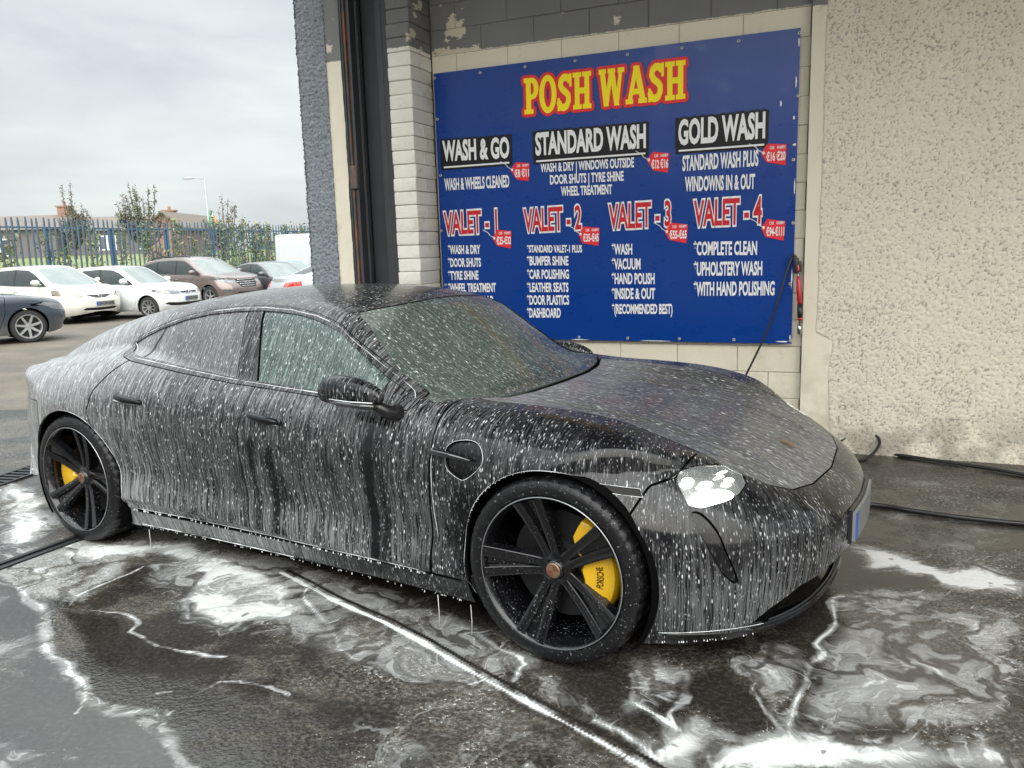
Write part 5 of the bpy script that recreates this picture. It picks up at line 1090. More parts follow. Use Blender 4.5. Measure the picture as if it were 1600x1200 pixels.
def parked(name, label, cat, front_right, heading, z, T, paint, spokes=5, rimr=.20, lamp=None, plate=None, badge=None, grille='bars', rimm=None, group='cars parked along the fence'):
    """T: proportions of one type; front_right is where the front right tyre meets the ground"""
    ax, W, zb = T['ax'], T['W'], T['belt']; h = W/2
    c, s = math.cos(heading), math.sin(heading); fx, fy = ax[1], -(h-.03)
    root = empty(name, (front_right[0]-(c*fx-s*fy), front_right[1]-(s*fx+c*fy), z), heading, label, cat, group)
    xn, xt = T['nose'], T['tail']; r = T['r']
    Sx = dict(w=[(xt, h-.03), (ax[0], h), (0, h-.01), (ax[1], h), (xn, h-.03)],
        dz=[(.1, -.07), (.22, -.03), (.32, -.02), (.6*zb, 0), (.8*zb, -.012), (zb-.03, -.045), (zb+.05, -.10), (zb+.2, -.28)], shift=[(xt, .02), (0, 0), (xn, 0)],
        hood=T['hood'], crest=[(a, q-.015) for a, q in T['hood']], bump0=h*.55, bump1=h*.85, kl=.07,
        nose=[(.15, xn-.14), (.28, xn-.05), (.45, xn), (.6, xn-.005), (.72, xn-.05), (.9, xn-.20)], na=.14, nb=.30, nw=h-.02, np=4.5, kn=.06,
        tail=[(.2, xt+.08), (.45, xt), (.8, xt+.02), (1.0, xt+.03)], ta=.06, tb=.25, kt=.06,
        wg=[(xt, h-.18), (xt+.6, h-.10), (0, h-.075), (xn-.8, h-.075)], tumble=[(zb-.1, -.02), (zb, 0), ((zb+T['H'])/2, .075), (T['H'], .19)],
        plan=[(-.6, -.0), (-.1, 0), (.35, .18), (.8, .22), (1.4, .22)], crown=[(xt, .08), (-.3, .10), (.6, .08), (1.0, .02), (1.4, 0)], roof=T['roof'],
        kg=.06, ku=.02, z0=.16, fan=(xt+.55, xn-.6), phi0=-24, zc=.55)
    P_, N_, U_, F_ = body_grid(Sx, 120, 36, 74); k_ = Skin(P_, N_, U_, F_)
    ar = lambda x, y, z_: np.minimum(circ(ax[1], r, r+.045, h*.5)(x, y, z_), circ(ax[0], r, r+.045, h*.5)(x, y, z_))
    _, F0_ = k_.cut(k_.F, ar); sh_ = list(F0_)
    def tk(F, fn, g=.004): a, q = k_.cut(F, fn, -g); _, q = k_.cut(q, fn, g); return a, q
    Fd_, F1_ = tk(F0_, in_xz(T['dlo'], 0, h*.45), .001)
    for xs in T['split']: 
        a, Fd_ = k_.cut(Fd_, line_xz(xs, zb, xs-.05, T['H']), -.03); k_.panel('side_window', a, M_cg, root, .006, 'copy', .006); a, Fd_ = k_.cut(Fd_, line_xz(xs, zb, xs-.05, T['H']), .03); k_.panel('window_pillar', a, M_grl, root, .006, 'copy', .003)
    k_.panel('side_window', Fd_, M_cg, root, .006, 'copy', .006)
    a, F1_ = tk(F1_, in_xy(T['ws'], 0, zb-.12), .002); k_.panel('windscreen', a, M_cws, root, .008, 'join', .004)
    if 'rs' in T: a, F1_ = tk(F1_, in_xy(T['rs'], 0, zb-.1), .002); k_.panel('rear_screen', a, M_cg, root, .008, 'join', .004)
    a, F1_ = tk(F1_, in_yz(T['hl'], 0, T['hlx'], 1), .003); k_.panel('headlight', a, lamp or M_hlg, root, .01, 'copy', .002)
    a, F1_ = tk(F1_, in_yz(T['gr'], 0, xn-.5, 1), .002); gp = k_.panel('grille', a, M_grl, root, .02, 'join', .018)
    a, F1_ = tk(F1_, in_yz(T['it'], 0, xn-.5, 1), .002); k_.panel('bumper_intake', a, M_grl, root, .03, 'join', .028)
    if 'fog' in T: a, F1_ = tk(F1_, in_yz(T['fog'], 0, xn-.6, 1), .002); k_.panel('fog_lamp', a, M_hlg, root, .02, 'copy', .015)
    if 'tl' in T: a, F1_ = tk(F1_, in_yz(T['tl'], 0, -(xt+.35), -1) if False else (lambda x, y, z_: np.maximum(poly_sdf(T['tl'])(abs(y), z_), x-(xt+.4))), .002); k_.panel('tail_light', a, M_rlamp, root, .01, 'copy', .001)
    for nm, dp in (('front_door', T['fd']), ('rear_door', T.get('rd'))):
        if dp is None: continue
        a, F1_ = tk(F1_, in_xz(dp, 0, h*.5), .005)
        for o_, sg in zip(k_.panel(nm, a, paint, root, .01, 'copy'), (-1, 1)):
            xm = min(q[0] for q in dp)+.14; MB().tube([(xm-.08, sg*(h-.012), zb-.13), (xm-.06, sg*(h+.012), zb-.13), (xm+.06, sg*(h+.012), zb-.13), (xm+.08, sg*(h-.012), zb-.13)], .014, 6).build('door_handle', paint, o_, smooth=True)
    a, F1_ = tk(F1_, lambda x, y, z_: np.maximum(in_xy(T['bon'], 0, .5)(x, y, z_), -1), .004); k_.panel('bonnet', a, paint, root, .01, 'join')
    k_.panel('body', F1_, paint, root, .03, 'join'); k_.panel('inner_shell', sh_, M_shell, root, 0, 'join', .03)
    MB().box(xt+.3, xn-.3, -h*.6, h*.6, .17, .35, .02).build('underbody', M_shell, root)
    for x in ax:
        for sg in (-1, 1): gwheel(root, x, sg*(h-.035), sg, r, .20, spokes, rimr, rimm)
    mx_ = T['mir']
    for sg in (-1, 1):
        bm = bmesh.new(); bmesh.ops.create_uvsphere(bm, u_segments=14, v_segments=10, radius=1)
        for v in bm.verts: v.co = Vector((mx_+v.co.x*.085-.02*(v.co.x < 0), sg*(h+.06)+v.co.y*.11, zb+.10+v.co.z*.075))
        MB().bm(bm).tube([(mx_+.02, sg*(h-.08), zb+.04), (mx_, sg*(h+.02), zb+.07)], .025, 6).build('door_mirror', paint, root, smooth=True)
    f_ = make_f(Sx)
    def fx_(y, z_):
        lo, hi = xn-1.2, xn+.3
        for _ in range(26):
            m_ = (lo+hi)/2
            if f_(np.array([m_]), np.array([y]), np.array([z_]))[0] > 0: hi = m_
            else: lo = m_
        return lo
    if plate:
        zp = T['plate']; x0 = fx_(0, zp)+.012; y0 = T.get('py', 0)
        pl_ = MB().box(x0-.01, x0+.004, y0-.26, y0+.26, zp-.057, zp+.057).build('number_plate', M_plate, root)
        MB().box(x0+.004, x0+.006, y0-.26, y0-.205, zp-.055, zp+.055).build('plate_band', M_eu, pl_)
        V, F = text_mesh(plate, .02); x_0, x_1 = V[:, 0].min(), V[:, 0].max(); V = np.c_[np.full(len(V), x0+.006), y0-.19+(V[:, 0]-x_0)/(x_1-x_0)*.43, zp-.036+V[:, 1]/CAPH*.072]
        obj('plate_lettering', V, F, M_blk, pl_)
    zg = T['bz']; xg = fx_(0, zg)
    if grille == 'slats':
        mb = MB()
        for dz_ in (-.10, -.035, .035, .10):
            w2 = T['gw']*(1-.25*abs(dz_-.03)/.1); mb.tube([(fx_(y, zg+dz_)+.004, y, zg+dz_) for y in np.linspace(-w2, w2, 11)], .013, 6)
        mb.build('grille_slats', M_crm, gp[0] if gp else root, smooth=True)
    elif grille == 'bar': MB().tube([(fx_(y, zg-.045)+.004, y, zg-.045) for y in np.linspace(-T['gw'], T['gw'], 11)], .008, 6).build('grille_slats', M_crm, gp[0] if gp else root, smooth=True)
    if badge:
        mb = MB(); n = 24; rx, rz_ = badge[1]
        mb.tube([(xg+.016, rx*math.cos(t*2*math.pi/n), zg+rz_*math.sin(t*2*math.pi/n)) for t in range(n+1)], .008, 6, False)
        V, F = text_mesh(badge[0], .03, badge[2]); cx_ = (V[:, 0].min()+V[:, 0].max())/2; k2 = 1.5*rz_/CAPH
        if badge[0] == 'VW':
            V[:, 0] = (V[:, 0]-cx_)*.55+cx_
        mb.add(np.c_[np.full(len(V), xg+.018), (V[:, 0]-cx_)*k2*.8, zg+(V[:, 1]-CAPH/2)*k2*.95], F); mb.build('badge', M_crm, root)
    if T.get('rails'):
        for sg in (-1, 1): MB().tube([(.25, sg*(h-.30), T['H']-.04), (.1, sg*(h-.30), T['H']+.01), (-1.4, sg*(h-.30), T['H']-.01), (-1.7, sg*(h-.30), T['H']-.09)], .018, 6).build('roof_rail', M_grl, root, smooth=True)
    return root
JAZZ = dict(ax=(-1.25, 1.25), W=1.695, H=1.525, belt=.98, nose=2.05, tail=-1.85, r=.295,
    hood=[(-2, .95), (.9, 1.0), (1.2, 1.0), (1.5, .945), (1.8, .84), (2.0, .70), (2.1, .62)],
    roof=[(-2.15, -.5), (-1.9, .85), (-1.78, 1.15), (-1.6, 1.40), (-1.25, 1.49), (-.5, 1.525), (.0, 1.515), (.25, 1.46), (.75, 1.24), (1.25, 1.0), (1.5, .85), (2, -.5)],
    dlo=[(-1.62, 1.08), (-1.5, 1.03), (-.5, .985), (1.02, .965), (.80, 1.10), (.42, 1.30), (.15, 1.395), (-.4, 1.42), (-1.1, 1.39), (-1.48, 1.28)], split=(-1.15, -.35, .55),
    ws=[(1.36, -.01), (1.30, .35), (1.08, .66), (.30, .50), (.23, .3), (.26, -.01)], hl=[(.40, .70), (.62, .80), (.755, .875), (.84, .87), (.84, .74), (.74, .69), (.55, .665)], hlx=1.25,
    gr=[(-.01, .645), (.15, .655), (.33, .71), (.38, .74), (.30, .735), (-.01, .725)], it=[(-.01, .40), (.40, .405), (.50, .375), (.42, .33), (-.01, .315)],
    fd=[(-.33, .95), (-.36, .25), (.80, .25), (.92, .6), (.95, .95)], rd=[(-.34, .95), (-.37, .25), (-.92, .25), (-1.02, .55), (-1.22, .68), (-1.25, .97)], bon=[(1.40, -.01), (1.33, .35), (1.18, .62), (1.6, .60), (1.85, .42), (1.97, .2), (1.98, -.01)], mir=.78, plate=.50, py=.10, bz=.70, gw=.3)
POLO = dict(ax=(-1.235, 1.235), W=1.68, H=1.46, belt=.93, nose=2.03, tail=-1.93, r=.30,
    hood=[(-2, .93), (.8, .96), (1.2, .945), (1.6, .875), (1.85, .79), (2.0, .68), (2.1, .6)],
    roof=[(-2.2, -.5), (-1.95, .80), (-1.8, 1.10), (-1.55, 1.33), (-1.1, 1.43), (-.4, 1.46), (.0, 1.44), (.25, 1.385), (.65, 1.17), (1.02, .95), (1.2, .84), (1.8, -.5)],
    dlo=[(-1.35, 1.10), (-1.28, .98), (-.4, .945), (.80, .925), (.60, 1.06), (.30, 1.25), (.05, 1.335), (-.4, 1.36), (-.9, 1.33), (-1.22, 1.25)], split=(-.30,),
    ws=[(1.10, -.01), (1.05, .35), (.90, .63), (.22, .50), (.16, .3), (.20, -.01)], hl=[(.36, .66), (.36, .735), (.60, .765), (.80, .79), (.84, .77), (.80, .68), (.62, .645)], hlx=1.4,
    gr=[(-.01, .655), (.35, .665), (.35, .725), (-.01, .725)], it=[(-.01, .42), (.50, .42), (.70, .44), (.76, .40), (.62, .33), (-.01, .32)],
    fd=[(-.28, .92), (-.32, .24), (.78, .24), (.90, .6), (.92, .92)], bon=[(1.14, -.01), (1.10, .35), (1.0, .62), (1.5, .62), (1.85, .55), (1.94, .3), (1.96, -.01)], mir=.60, plate=.52, bz=.69, gw=.35, fog=None)
POLO.pop('fog')
SUV = dict(ax=(-1.35, 1.35), W=1.88, H=1.68, belt=1.06, nose=2.24, tail=-2.42, r=.36,
    hood=[(-2.5, 1.05), (.8, 1.14), (1.2, 1.12), (1.6, 1.06), (2.0, .965), (2.2, .84), (2.3, .75)],
    roof=[(-2.7, -.5), (-2.45, .9), (-2.25, 1.28), (-2.0, 1.52), (-1.5, 1.63), (-.6, 1.68), (.0, 1.66), (.3, 1.58), (.8, 1.33), (1.2, 1.12), (1.4, 1.0), (2, -.5)],
    dlo=[(-2.0, 1.27), (-1.9, 1.20), (-1.3, 1.12), (-.3, 1.085), (.96, 1.06), (.75, 1.20), (.38, 1.42), (.1, 1.52), (-.5, 1.555), (-1.3, 1.52), (-1.85, 1.42)], split=(-1.2, -.25),
    ws=[(1.28, -.01), (1.22, .4), (1.04, .72), (.32, .58), (.25, .3), (.28, -.01)], hl=[(.45, .80), (.45, .87), (.70, .94), (.90, .99), (.93, .96), (.86, .86), (.65, .79)], hlx=1.4,
    gr=[(-.01, .65), (.32, .66), (.42, .80), (.42, .90), (-.01, .91)], it=[(-.01, .50), (.45, .50), (.5, .40), (-.01, .38)], fog=[(.58, .55), (.80, .60), (.86, .56), (.80, .48), (.60, .49)],
    fd=[(-.25, 1.05), (-.28, .35), (.84, .35), (.98, .7), (1.02, 1.05)], rd=[(-.26, 1.05), (-.29, .35), (-.92, .35), (-1.02, .66), (-1.25, .80), (-1.28, 1.08)], bon=[(1.32, -.01), (1.27, .4), (1.15, .70), (1.6, .70), (2.0, .6), (2.12, .42), (2.15, -.01)], mir=.72, plate=.60, bz=.79, gw=.40, rails=True)
SAL = dict(ax=(-1.38, 1.38), W=1.79, H=1.45, belt=.93, nose=2.17, tail=-2.42, r=.325,
    hood=[(-2.5, 1.0), (-1.9, 1.03), (.8, .97), (1.2, .955), (1.6, .90), (2.0, .80), (2.15, .68), (2.25, .6)],
    roof=[(-2.75, -.5), (-2.4, .85), (-1.95, 1.02), (-1.4, 1.22), (-.9, 1.385), (-.4, 1.445), (.0, 1.44), (.25, 1.385), (.7, 1.15), (1.1, .945), (1.3, .82), (2, -.5)],
    dlo=[(-1.45, 1.05), (-1.38, .99), (-.4, .955), (.88, .93), (.68, 1.06), (.35, 1.25), (.1, 1.335), (-.4, 1.36), (-.9, 1.31), (-1.25, 1.20)], split=(-1.05, -.22),
    ws=[(1.18, -.01), (1.12, .4), (.95, .68), (.24, .54), (.18, .3), (.22, -.01)], rs=[(-.95, -.01), (-.98, .5), (-1.5, .58), (-1.78, .45), (-1.82, -.01)], hl=[(.48, .62), (.48, .70), (.70, .76), (.86, .80), (.89, .74), (.82, .64), (.65, .60)], hlx=1.45,
    gr=[(-.01, .56), (.30, .56), (.36, .70), (-.01, .74)], it=[(-.01, .40), (.55, .41), (.65, .36), (.55, .29), (-.01, .28)], tl=[(.52, .72), (.52, .86), (.90, .90), (.92, .78), (.86, .70)],
    fd=[(-.22, .92), (-.26, .25), (.86, .25), (1.0, .6), (1.03, .93)], rd=[(-.23, .92), (-.27, .25), (-.98, .25), (-1.07, .55), (-1.28, .68), (-1.31, .95)], bon=[(1.22, -.01), (1.16, .4), (1.05, .66), (1.6, .66), (1.95, .56), (2.05, .35), (2.08, -.01)], mir=.66, plate=.52, bz=.65, gw=.30)
M_w1 = car_paint('cream_white_paint', (.62, .61, .55)); M_w2 = car_paint('white_paint', (.62, .645, .65)); M_br = car_paint('brown_metallic', (.155, .115, .105), .3); M_dk = car_paint('slate_paint', (.028, .040, .058), .2); M_gr2 = car_paint('dark_grey_paint', (.075, .075, .078), .3); M_bl = car_paint('pale_blue_paint', (.14, .30, .58), .2); M_sv = car_paint('silver_paint', (.52, .54, .56), .4)
def pk(*a, **k): return parked(*a, **k)
pk('hatchback', 'cream-white tall hatchback with a wide dark lower grille, second car from the left', 'car', (-11.75, 20.7), R(-27), gz(20.7), JAZZ, M_w1, 14, .165, M_hly, '09-CW-5390', ('H', (.05, .045), 0), 'none')
pk('hatchback', 'white three-door hatchback parked between the cream hatchback and the brown off-roader', 'car', (-9.85, 21.9), R(-15), gz(21.9), POLO, M_w2, 9, .20, None, '10-D-6761', ('VW', (.05, .05), 0), 'bar')
pk('off_roader', 'brown off-road car with silver slatted grille and roof rails behind the white hatchbacks', 'car', (-9.75, 26.2), R(-29), gz(26.2), SUV, M_br, 5, .23, None, None, ('H', (.085, .05), .35), 'slats')
pk('saloon', 'slate-blue saloon at the far left with only its nose and silver front wheel in view', 'car', (-9.55, 15.9), R(40), gz(15.9), SAL, M_dk, 7, .235)
pk('hatchback', 'dark grey car with bright headlight half hidden behind the brown off-roader', 'car', (-7.9, 27.6), R(-36), gz(28), SAL, M_gr2, 5, .21)
pk('hatchback', 'pale blue car behind the dark grey one, only its roof and windscreen showing', 'car', (-8.5, 31.0), R(-44), gz(31), POLO, M_bl, 5, .2)
pk('saloon', 'silver saloon with a red tail light parked tail towards us beside the roughcast pillar', 'car', (-3.05, 24.6), R(36), gz(25), SAL, M_sv, 5, .2)
# white van
vn = empty('panel_van', (-7.6, 36.5, gz(36)), R(-20), 'tall white panel van parked at the fence behind the small cars', 'van')
bm = bmesh.new(); bmesh.ops.create_cube(bm, size=1)
for v in bm.verts:
    x, y, z = v.co; v.co = Vector((x*5.6+(-.0 if x < 0 else (-.0 if z < 0 else -.9)), y*(1.98 if z < 0 else 1.78), .35+(z+.5)*2.25))
bmesh.ops.bevel(bm, geom=bm.edges[:], offset=.16, segments=4, profile=.5, affect='EDGES')
M_van = car_paint('van_white', (.47, .485, .495)); MB().bm(bm).build('body', M_van, vn, smooth=50)
for sg in (-1, 1):
    for x0, x1 in ((-2.55, -1.0), (-.85, .75)):
        V = [(x0, sg*.985, 1.05), (x1, sg*.985, 1.05), (x1, sg*.912, 2.15), (x0, sg*.912, 2.15)]
        cs = [(a*.0+sum(v[0] for v in V)/4, sum(v[1] for v in V)/4, sum(v[2] for v in V)/4) for a in (0,)][0]
        V2 = [tuple(cs[i]+(v[i]-cs[i])*.95+(sg*.012 if i == 1 else 0) for i in range(3)) for v in V]
        MB().add(V+V2, [(4, 5, 6, 7)]+[(k, (k+1) % 4, 4+(k+1) % 4, 4+k) for k in range(4)]).build('side_panel', M_van, vn)
    MB().tube([(-2.6, sg*.97, 1.0), (1.9, sg*.99, 1.0)], .02, 6).build('side_rail', M_grl, vn)
    for x in (-1.7, 1.9): gwheel(vn, x, sg*.96, sg, .34, .22, 6, .2)
MB().box(1.0, 1.75, -1.0, 1.0, 1.55, 2.1, .05).build('cab_window', M_cg, vn)
MB().tube([(-1.0, .2, 2.6), (-1.25, .2, 2.95)], .012, 5).build('aerial', M_grl, vn)
# ------------------------------------------------------------------ palisade fence
M_fb = simple('fence_blue', (.060, .115, .175), .6, .1, var=.35, scale=3); M_fl = simple('fence_blue_faded', (.06, .14, .26), .55, .1, var=.35, scale=4)
f0 = Vector((-19.3, 24.2)); f1 = Vector((-11.2, 47.6)); fdir = (f1-f0); FL = fdir.length; fdir.normalize(); fa = math.atan2(fdir.y, fdir.x)
fe = empty('palisade_fence', (f0.x, f0.y, gz(30)), fa, 'tall blue steel palisade fence overgrown with ivy behind the parked cars', 'fence')
npale = 98; pale = None; FH = 3.28
for i in range(npale):
    x = FL*(i+.5)/npale
    if pale is None:
        w, d = .050, .02; pr = [(-w, 0), (-w*.45, -d), (w*.45, -d), (w, 0)]
        V = [(a, b_, .05) for a, b_ in pr]+[(a, b_, FH-.16) for a, b_ in pr]+[(0, 0, FH), (-w*.7, 0, FH-.03), (w*.7, 0, FH-.03)]
        F = [(0, 1, 5, 4), (1, 2, 6, 5), (2, 3, 7, 6), (4, 5, 9), (5, 6, 8, 9), (6, 7, 10), (6, 10, 8)]
        pale = obj('pale', V, F, M_fb, fe); o = pale
    else: o = pale.copy(); COL.objects.link(o); o.parent = fe
    o.location = (x, -.02+rr.uniform(-.006, .006), rr.uniform(-.03, .03)); o.rotation_euler = (0, rr.uniform(-.012, .012), 0)
for z in (.6, FH-.36): MB().box(0, FL, .0, .05, z-.03, z+.03).build('rail', M_fb, fe)
for i in range(9):
    x = FL*i/8+.4; MB().box(x-.075, x+.075, .05, .13, -.2, FH-.33, .008).build('post', M_fl, fe)
# ivy on the fence: one uncountable mass
def leaves(mb, c, n, sx, sy, sz, size, rng_, bias=0):
    c = np.asarray(c, float); P_ = c+rng_.normal(0, 1, (n, 3))*[sx, sy, sz]
    A = rng_.normal(0, 1, (n, 3)); A /= np.linalg.norm(A, axis=1, keepdims=True); B = np.cross(A, rng_.normal(0, 1, (n, 3))); B /= np.linalg.norm(B, axis=1, keepdims=True)
    s_ = size*rng_.uniform(.6, 1.4, (n, 1)); V = np.stack([P_-A*s_, P_+B*s_*.5, P_+A*s_, P_-B*s_*.5], 1).reshape(-1, 3)
    mb.add(V, [(4*i, 4*i+1, 4*i+2, 4*i+3) for i in range(n)])
def leaf_mat(name, c0, c1, c2):
    b = NB(name); P = b.obj(); f = b.n('NewGeometry', out=8); c = b.mixc(b.ss(f, .2, .8), c0, c1); c = b.mixc(b.ss(b.noise(P, .9, 3), .45, .65), c, c2)
    return b.done(b.pbr(Base_Color=c, Roughness=.55, Transmission_Weight=.0, Subsurface_Weight=0.0))
M_ivy = leaf_mat('ivy_leaves', (.13, .18, .05), (.24, .26, .09), (.26, .19, .12)); M_tree = leaf_mat('tree_leaves', (.075, .085, .055), (.13, .14, .09), (.11, .105, .08)); M_bark = simple('bark', (.09, .075, .06), .9)
rg_ = np.random.default_rng(3); mb = MB(); rr = random.Random(21)
for t, d, hi in [(.02, 1, 3.3), (.06, .5, 2.6), (.12, .8, 3.0), (.17, .9, 3.4), (.20, .6, 2.5), (.27, .5, 2.8), (.30, .35, 2.2), (.35, .6, 2.9), (.41, .5, 3.0), (.47, .9, 3.1), (.50, .5, 2.2), (.545, 1, 3.2), (.58, .5, 2.5), (.62, .7, 2.8), (.66, .9, 3.2), (.70, .7, 3.2), (.73, .9, 3.2), (.76, .8, 3.1), (.79, .9, 3.25), (.82, .7, 3.2), (.85, .5, 2.8), (.88, .8, 3.2), (.92, .6, 3.0), (.95, .7, 3.2)]:
    x = FL*t; z = .1
    while z < hi:
        leaves(mb, (x+rr.uniform(-.2, .2), .06, z), int(34*d), .17, .06, .14, .08, rg_); z += .17
    for q in range(3):
        xx = x+rr.uniform(-.3, .3); mb.tube([(xx, .07, 0), (xx+rr.uniform(-.1, .1), .08, hi*.5), (xx+rr.uniform(-.2, .2), .07, hi)], .016, 4)
iv = mb.build('ivy', M_ivy, None, loc=(f0.x, f0.y, gz(30)), rz=fa); tag(iv, 'green and brown ivy climbing in clumps up the blue palisade fence', 'ivy', kind='stuff')
# ------------------------------------------------------------------ field, houses, trees, lamps beyond
b = NB('field_grass'); P = b.obj(); M_grass = b.done(b.pbr(Base_Color=b.mixc(b.ss(b.noise(P, .25, 5, .6), .35, .65), (.13, .17, .045), (.22, .23, .085)), Roughness=.9))
V = []; F = []; nx_, ny_ = 30, 16
for j in range(ny_):
    for i in range(nx_):
        x = -95+110*i/(nx_-1); t = j/(ny_-1); base = f0+fdir*(((x+19)*.5)) ; y = 34+60*t+(max(0, (x+19))*1.35 if t < .5 else 0)*(1-2*t)*1.0
        V.append((x, y, gz(30)+.05+2.1*sm(0, .55, t)+.12*vnoise(x*.3, y*.3)))
for j in range(ny_-1):
    for i in range(nx_-1): a = j*nx_+i; F.append((a, a+1, a+nx_+1, a+nx_))
fld = obj('field', V, F, M_grass, smooth=True); fld['kind'] = 'structure'
M_brk = simple('house_brick', (.26, .155, .12), .85, var=.2, scale=2); M_ren = simple('house_render', (.14, .12, .11), .85); M_tile = simple('roof_tile', (.15, .125, .105), .8, var=.25, scale=3); M_wfr = simple('window_white', (.75, .76, .76), .5); M_pane = simple('house_pane', (.05, .06, .07), .1)
def house(name, label, x0, x1, y, z, w, hw, hr, gable, wins, chims, m):
    r_ = empty(name, ((x0+x1)/2, y, z), 0, label, 'house', 'houses beyond the fence'); L = (x1-x0)/2
    if gable:   # gable end faces the viewer
        MB().prism([(-L, 0), (L, 0), (L, hw), (0, hr), (-L, hw)], 0, w).build('wall', m, r_)
        rf_ = MB()
        for sg in (-1, 1):
            e_ = .35; dx, dz = L, hr-hw; q = [(sg*(L+e_), hw-e_*dz/dx+.02), (0, hr+.02), (0, hr+.17), (sg*(L+e_), hw-e_*dz/dx+.17)]
            rf_.add([(a, -.3, c) for a, c in q]+[(a, w+.3, c) for a, c in q], [(0, 1, 2, 3), (7, 6, 5, 4), (0, 4, 5, 1), (1, 5, 6, 2), (2, 6, 7, 3), (3, 7, 4, 0)])
        rf_ = rf_.build('roof', M_tile, r_)
    else:
        MB().box(-L, L, 0, w, 0, hw).build('wall', m, r_)
        rf_ = MB().add([(-L-.2, -.4, hw-.05), (L+.2, -.4, hw-.05), (L+.2, w/2, hr), (-L-.2, w/2, hr), (-L-.2, w+.4, hw-.05), (L+.2, w+.4, hw-.05), (-L-.2, w/2, hw-.2), (L+.2, w/2, hw-.2)], [(0, 1, 2, 3), (3, 2, 5, 4), (0, 3, 4, 6), (1, 7, 5, 2)]).build('roof', M_tile, r_)
    for cx, ch in chims:
        c_o = MB().box(cx-.42, cx+.42, w/2-.35, w/2+.35, hr-.5, hr+ch).box(cx-.5, cx+.5, w/2-.43, w/2+.43, hr+ch, hr+ch+.12).build('chimney', M_brk, rf_)
        MB().tube([(cx, w/2, hr+ch+.1), (cx, w/2, hr+ch+.4)], .12, 8).build('chimney_pot', M_brk, c_o)
    for wx, wz, ww, wh in wins:
        wf = MB().box(wx-ww/2, wx+ww/2, -.06, .02, wz, wz+wh).build('window', M_wfr, r_)
        for k in (-1, 1): MB().box(wx+k*ww*.24-ww*.18, wx+k*ww*.24+ww*.18, -.075, -.061, wz+.1, wz+wh-.1).build('pane', M_pane, wf)
    return r_
hz = 1.7
house('terraced_house', 'long low brown house with chimneys and white windows at the far left behind the fence', -60, -33.2, 60, hz, 7, 2.2, 3.35, False, [(x, .25, 1.5, 1.3) for x in (-9, -5.5, 6.3, 9.2)], [(12.4, .55)], M_ren)
house('terraced_house', 'long brown house in the middle behind the fence, left of the brick gable', -33.0, -24.9, 61, hz, 7, 2.0, 3.15, False, [(2.0, .5, 1.5, 1.1), (-1.0, .5, 1.3, 1.1)], [(2.4, .25)], M_ren)
house('brick_house', 'brick house with its plain gable end facing us beside the street lamp', -24.65, -22.45, 56, hz-.2, 9, 2.15, 3.0, True, [], [], M_brk)
house('low_shed', 'long low blue-grey shed behind the fence towards the white van', -19.5, -12.0, 62, hz-.4, 6, 1.25, 1.6, False, [(-1.2, .35, .9, .5)], [], simple('shed_blue', (.10, .14, .22), .6))
def tree(name, label, x, y, z0, prof, rng_seed, lsize=.06, dens_=1.0):
    """upright fan of thin stems; prof: (offset, height) outline of the crown"""
    rt_ = empty(name, (x, y, z0), 0, label, 'tree', 'young trees beyond the fence'); r = random.Random(rng_seed); rg2 = np.random.default_rng(rng_seed)
    tr = MB(); cr_ = MB(); px_ = [a for a, c in prof]; pz_ = [c for a, c in prof]
    tr.tube([(0, 0, 0), (0, 0, .9)], [.10, .08], 7)
    for k in range(int(17*dens_)):
        sx = r.uniform(px_[0], px_[-1]); top = float(np.interp(sx, px_, pz_))*r.uniform(.72, 1.04); sy = r.uniform(-.5, .5)
        pts = [(0, 0, .5), (sx*.45, sy*.4, top*.38), (sx*.85, sy*.8, top*.68), (sx*1.02, sy, top)]
        tr.tube(pts, [.045, .035, .022, .006], 5)
        for q in range(26):
            t = r.uniform(.22, 1.0); i = min(int(t*3), 2); u = t*3-i; b0 = Vector(pts[i]).lerp(Vector(pts[i+1]), u); L = .42*(1.12-t)*r.uniform(.4, 1.3)+.06; a = r.uniform(0, 6.28)
            tip = b0+Vector((math.cos(a)*L*.5, math.sin(a)*L*.5, L)); tr.tube([b0[:], tip[:]], [.010, .004], 3)
            leaves(cr_, b0.lerp(tip, .7)[:], int(r.uniform(3, 11)*(1.25-t*.6)), .06, .06, .10, lsize, rg2)
    tr.build('trunk', M_bark, rt_, smooth=True); cr_.build('crown', M_tree, rt_)
tree('young_tree', 'upright young tree with feathery dark crown above the long house, left of the others', -26.6, 50, 1.6, [(-1.0, 2.9), (-.75, 3.5), (-.45, 3.3), (-.2, 4.9), (.1, 4.5), (.3, 2.6), (.38, 4.3), (.6, 2.7), (.9, 3.4), (1.05, 2.4)], 5)
tree('young_tree', 'wide young tree with two leafy heads beside the brick gable', -21.8, 49, 1.6, [(-1.5, 3.4), (-1.2, 3.2), (-.5, 4.6), (-.2, 3.6), (.1, 3.3), (.5, 4.3), (.9, 4.2), (1.2, 3.0), (1.5, 2.2)], 6, .065, 1.5)
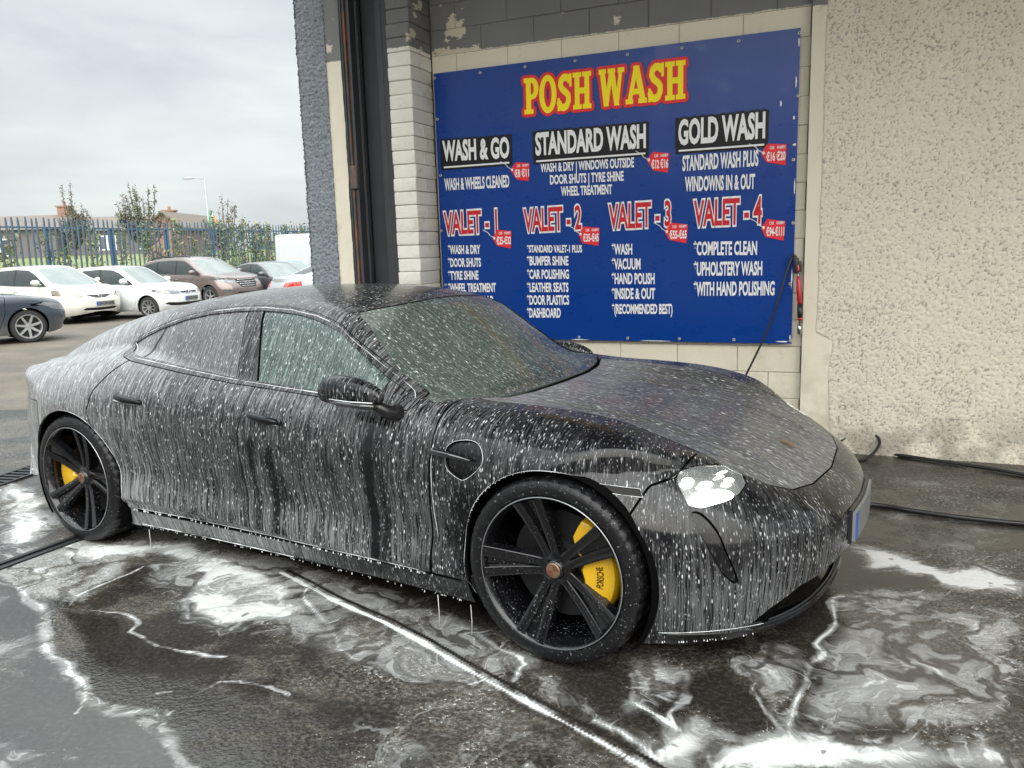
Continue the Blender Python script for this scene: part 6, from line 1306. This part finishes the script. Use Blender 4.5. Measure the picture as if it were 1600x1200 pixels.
tree('young_tree', 'sparse twiggy young tree right of the tall street lamp', -16.2, 47, 1.3, [(-1.1, 2.2), (-.6, 2.6), (-.2, 3.7), (.2, 3.6), (.6, 3.3), (.95, 2.7), (1.15, 2.0)], 8, .05, 1.0)
tree('low_bush', 'small rounded green bush at the far end of the fence by the roughcast pillar', -13.9, 58, 1.3, [(-.9, 1.1), (-.4, 1.6), (.3, 1.7), (.9, 1.1)], 9, .10, 1.3)
M_lp = simple('galvanised_steel', (.36, .38, .39), .5, .4)
def lamp(x, y, z0, h_, arm, label):
    r_ = empty('street_lamp', (x, y, z0), 0, label, 'street lamp', 'street lamps beyond the fence')
    MB().tube([(0, 0, 0), (0, 0, h_*.4), (-.04, 0, h_)], [.10, .075, .055], 8).build('pole', M_lp, r_, smooth=True)
    MB().tube([(-.04, 0, h_-.04), (-arm*.6, 0, h_), (-arm, 0, h_+.02)], .035, 6).build('arm', M_lp, r_, smooth=True)
    bm = bmesh.new(); bmesh.ops.create_uvsphere(bm, u_segments=12, v_segments=8, radius=1)
    for v in bm.verts: v.co = Vector((-arm-.25+v.co.x*.42, v.co.y*.16, h_+v.co.z*(.10 if v.co.z > 0 else .05)))
    MB().bm(bm).build('lamp_head', M_lp, r_, smooth=True)
    return r_
lamp(-21.9, 60, 1.2, 5.95, .95, 'tall grey street lamp with a long arm and a small flag tied to it')
lamp(-36.3, 84, 1.5, 5.8, -.45, 'distant short-armed street lamp in front of the brick gable')
fl = empty('small_flag', (-21.82, 59.9, 4.6), 0, 'limp green white and orange flag tied to the tall street lamp', 'flag')
for k, c in enumerate([(.04, .30, .10), (.75, .75, .72), (.75, .32, .10)]):
    V = []; n = 6
    for i in range(n+1):
        t = i/n
        for s_ in (0, 1): x = (k+s_)*.16; V.append((x+.05*math.sin(t*5+k), .05*math.sin(t*7+x*9), .25-.0*t-1.15*t-(k+s_)*.16))
    obj('flag_stripe', V, [(2*i, 2*i+1, 2*i+3, 2*i+2) for i in range(n)], simple('flag_cloth', c, .8), fl, smooth=True)
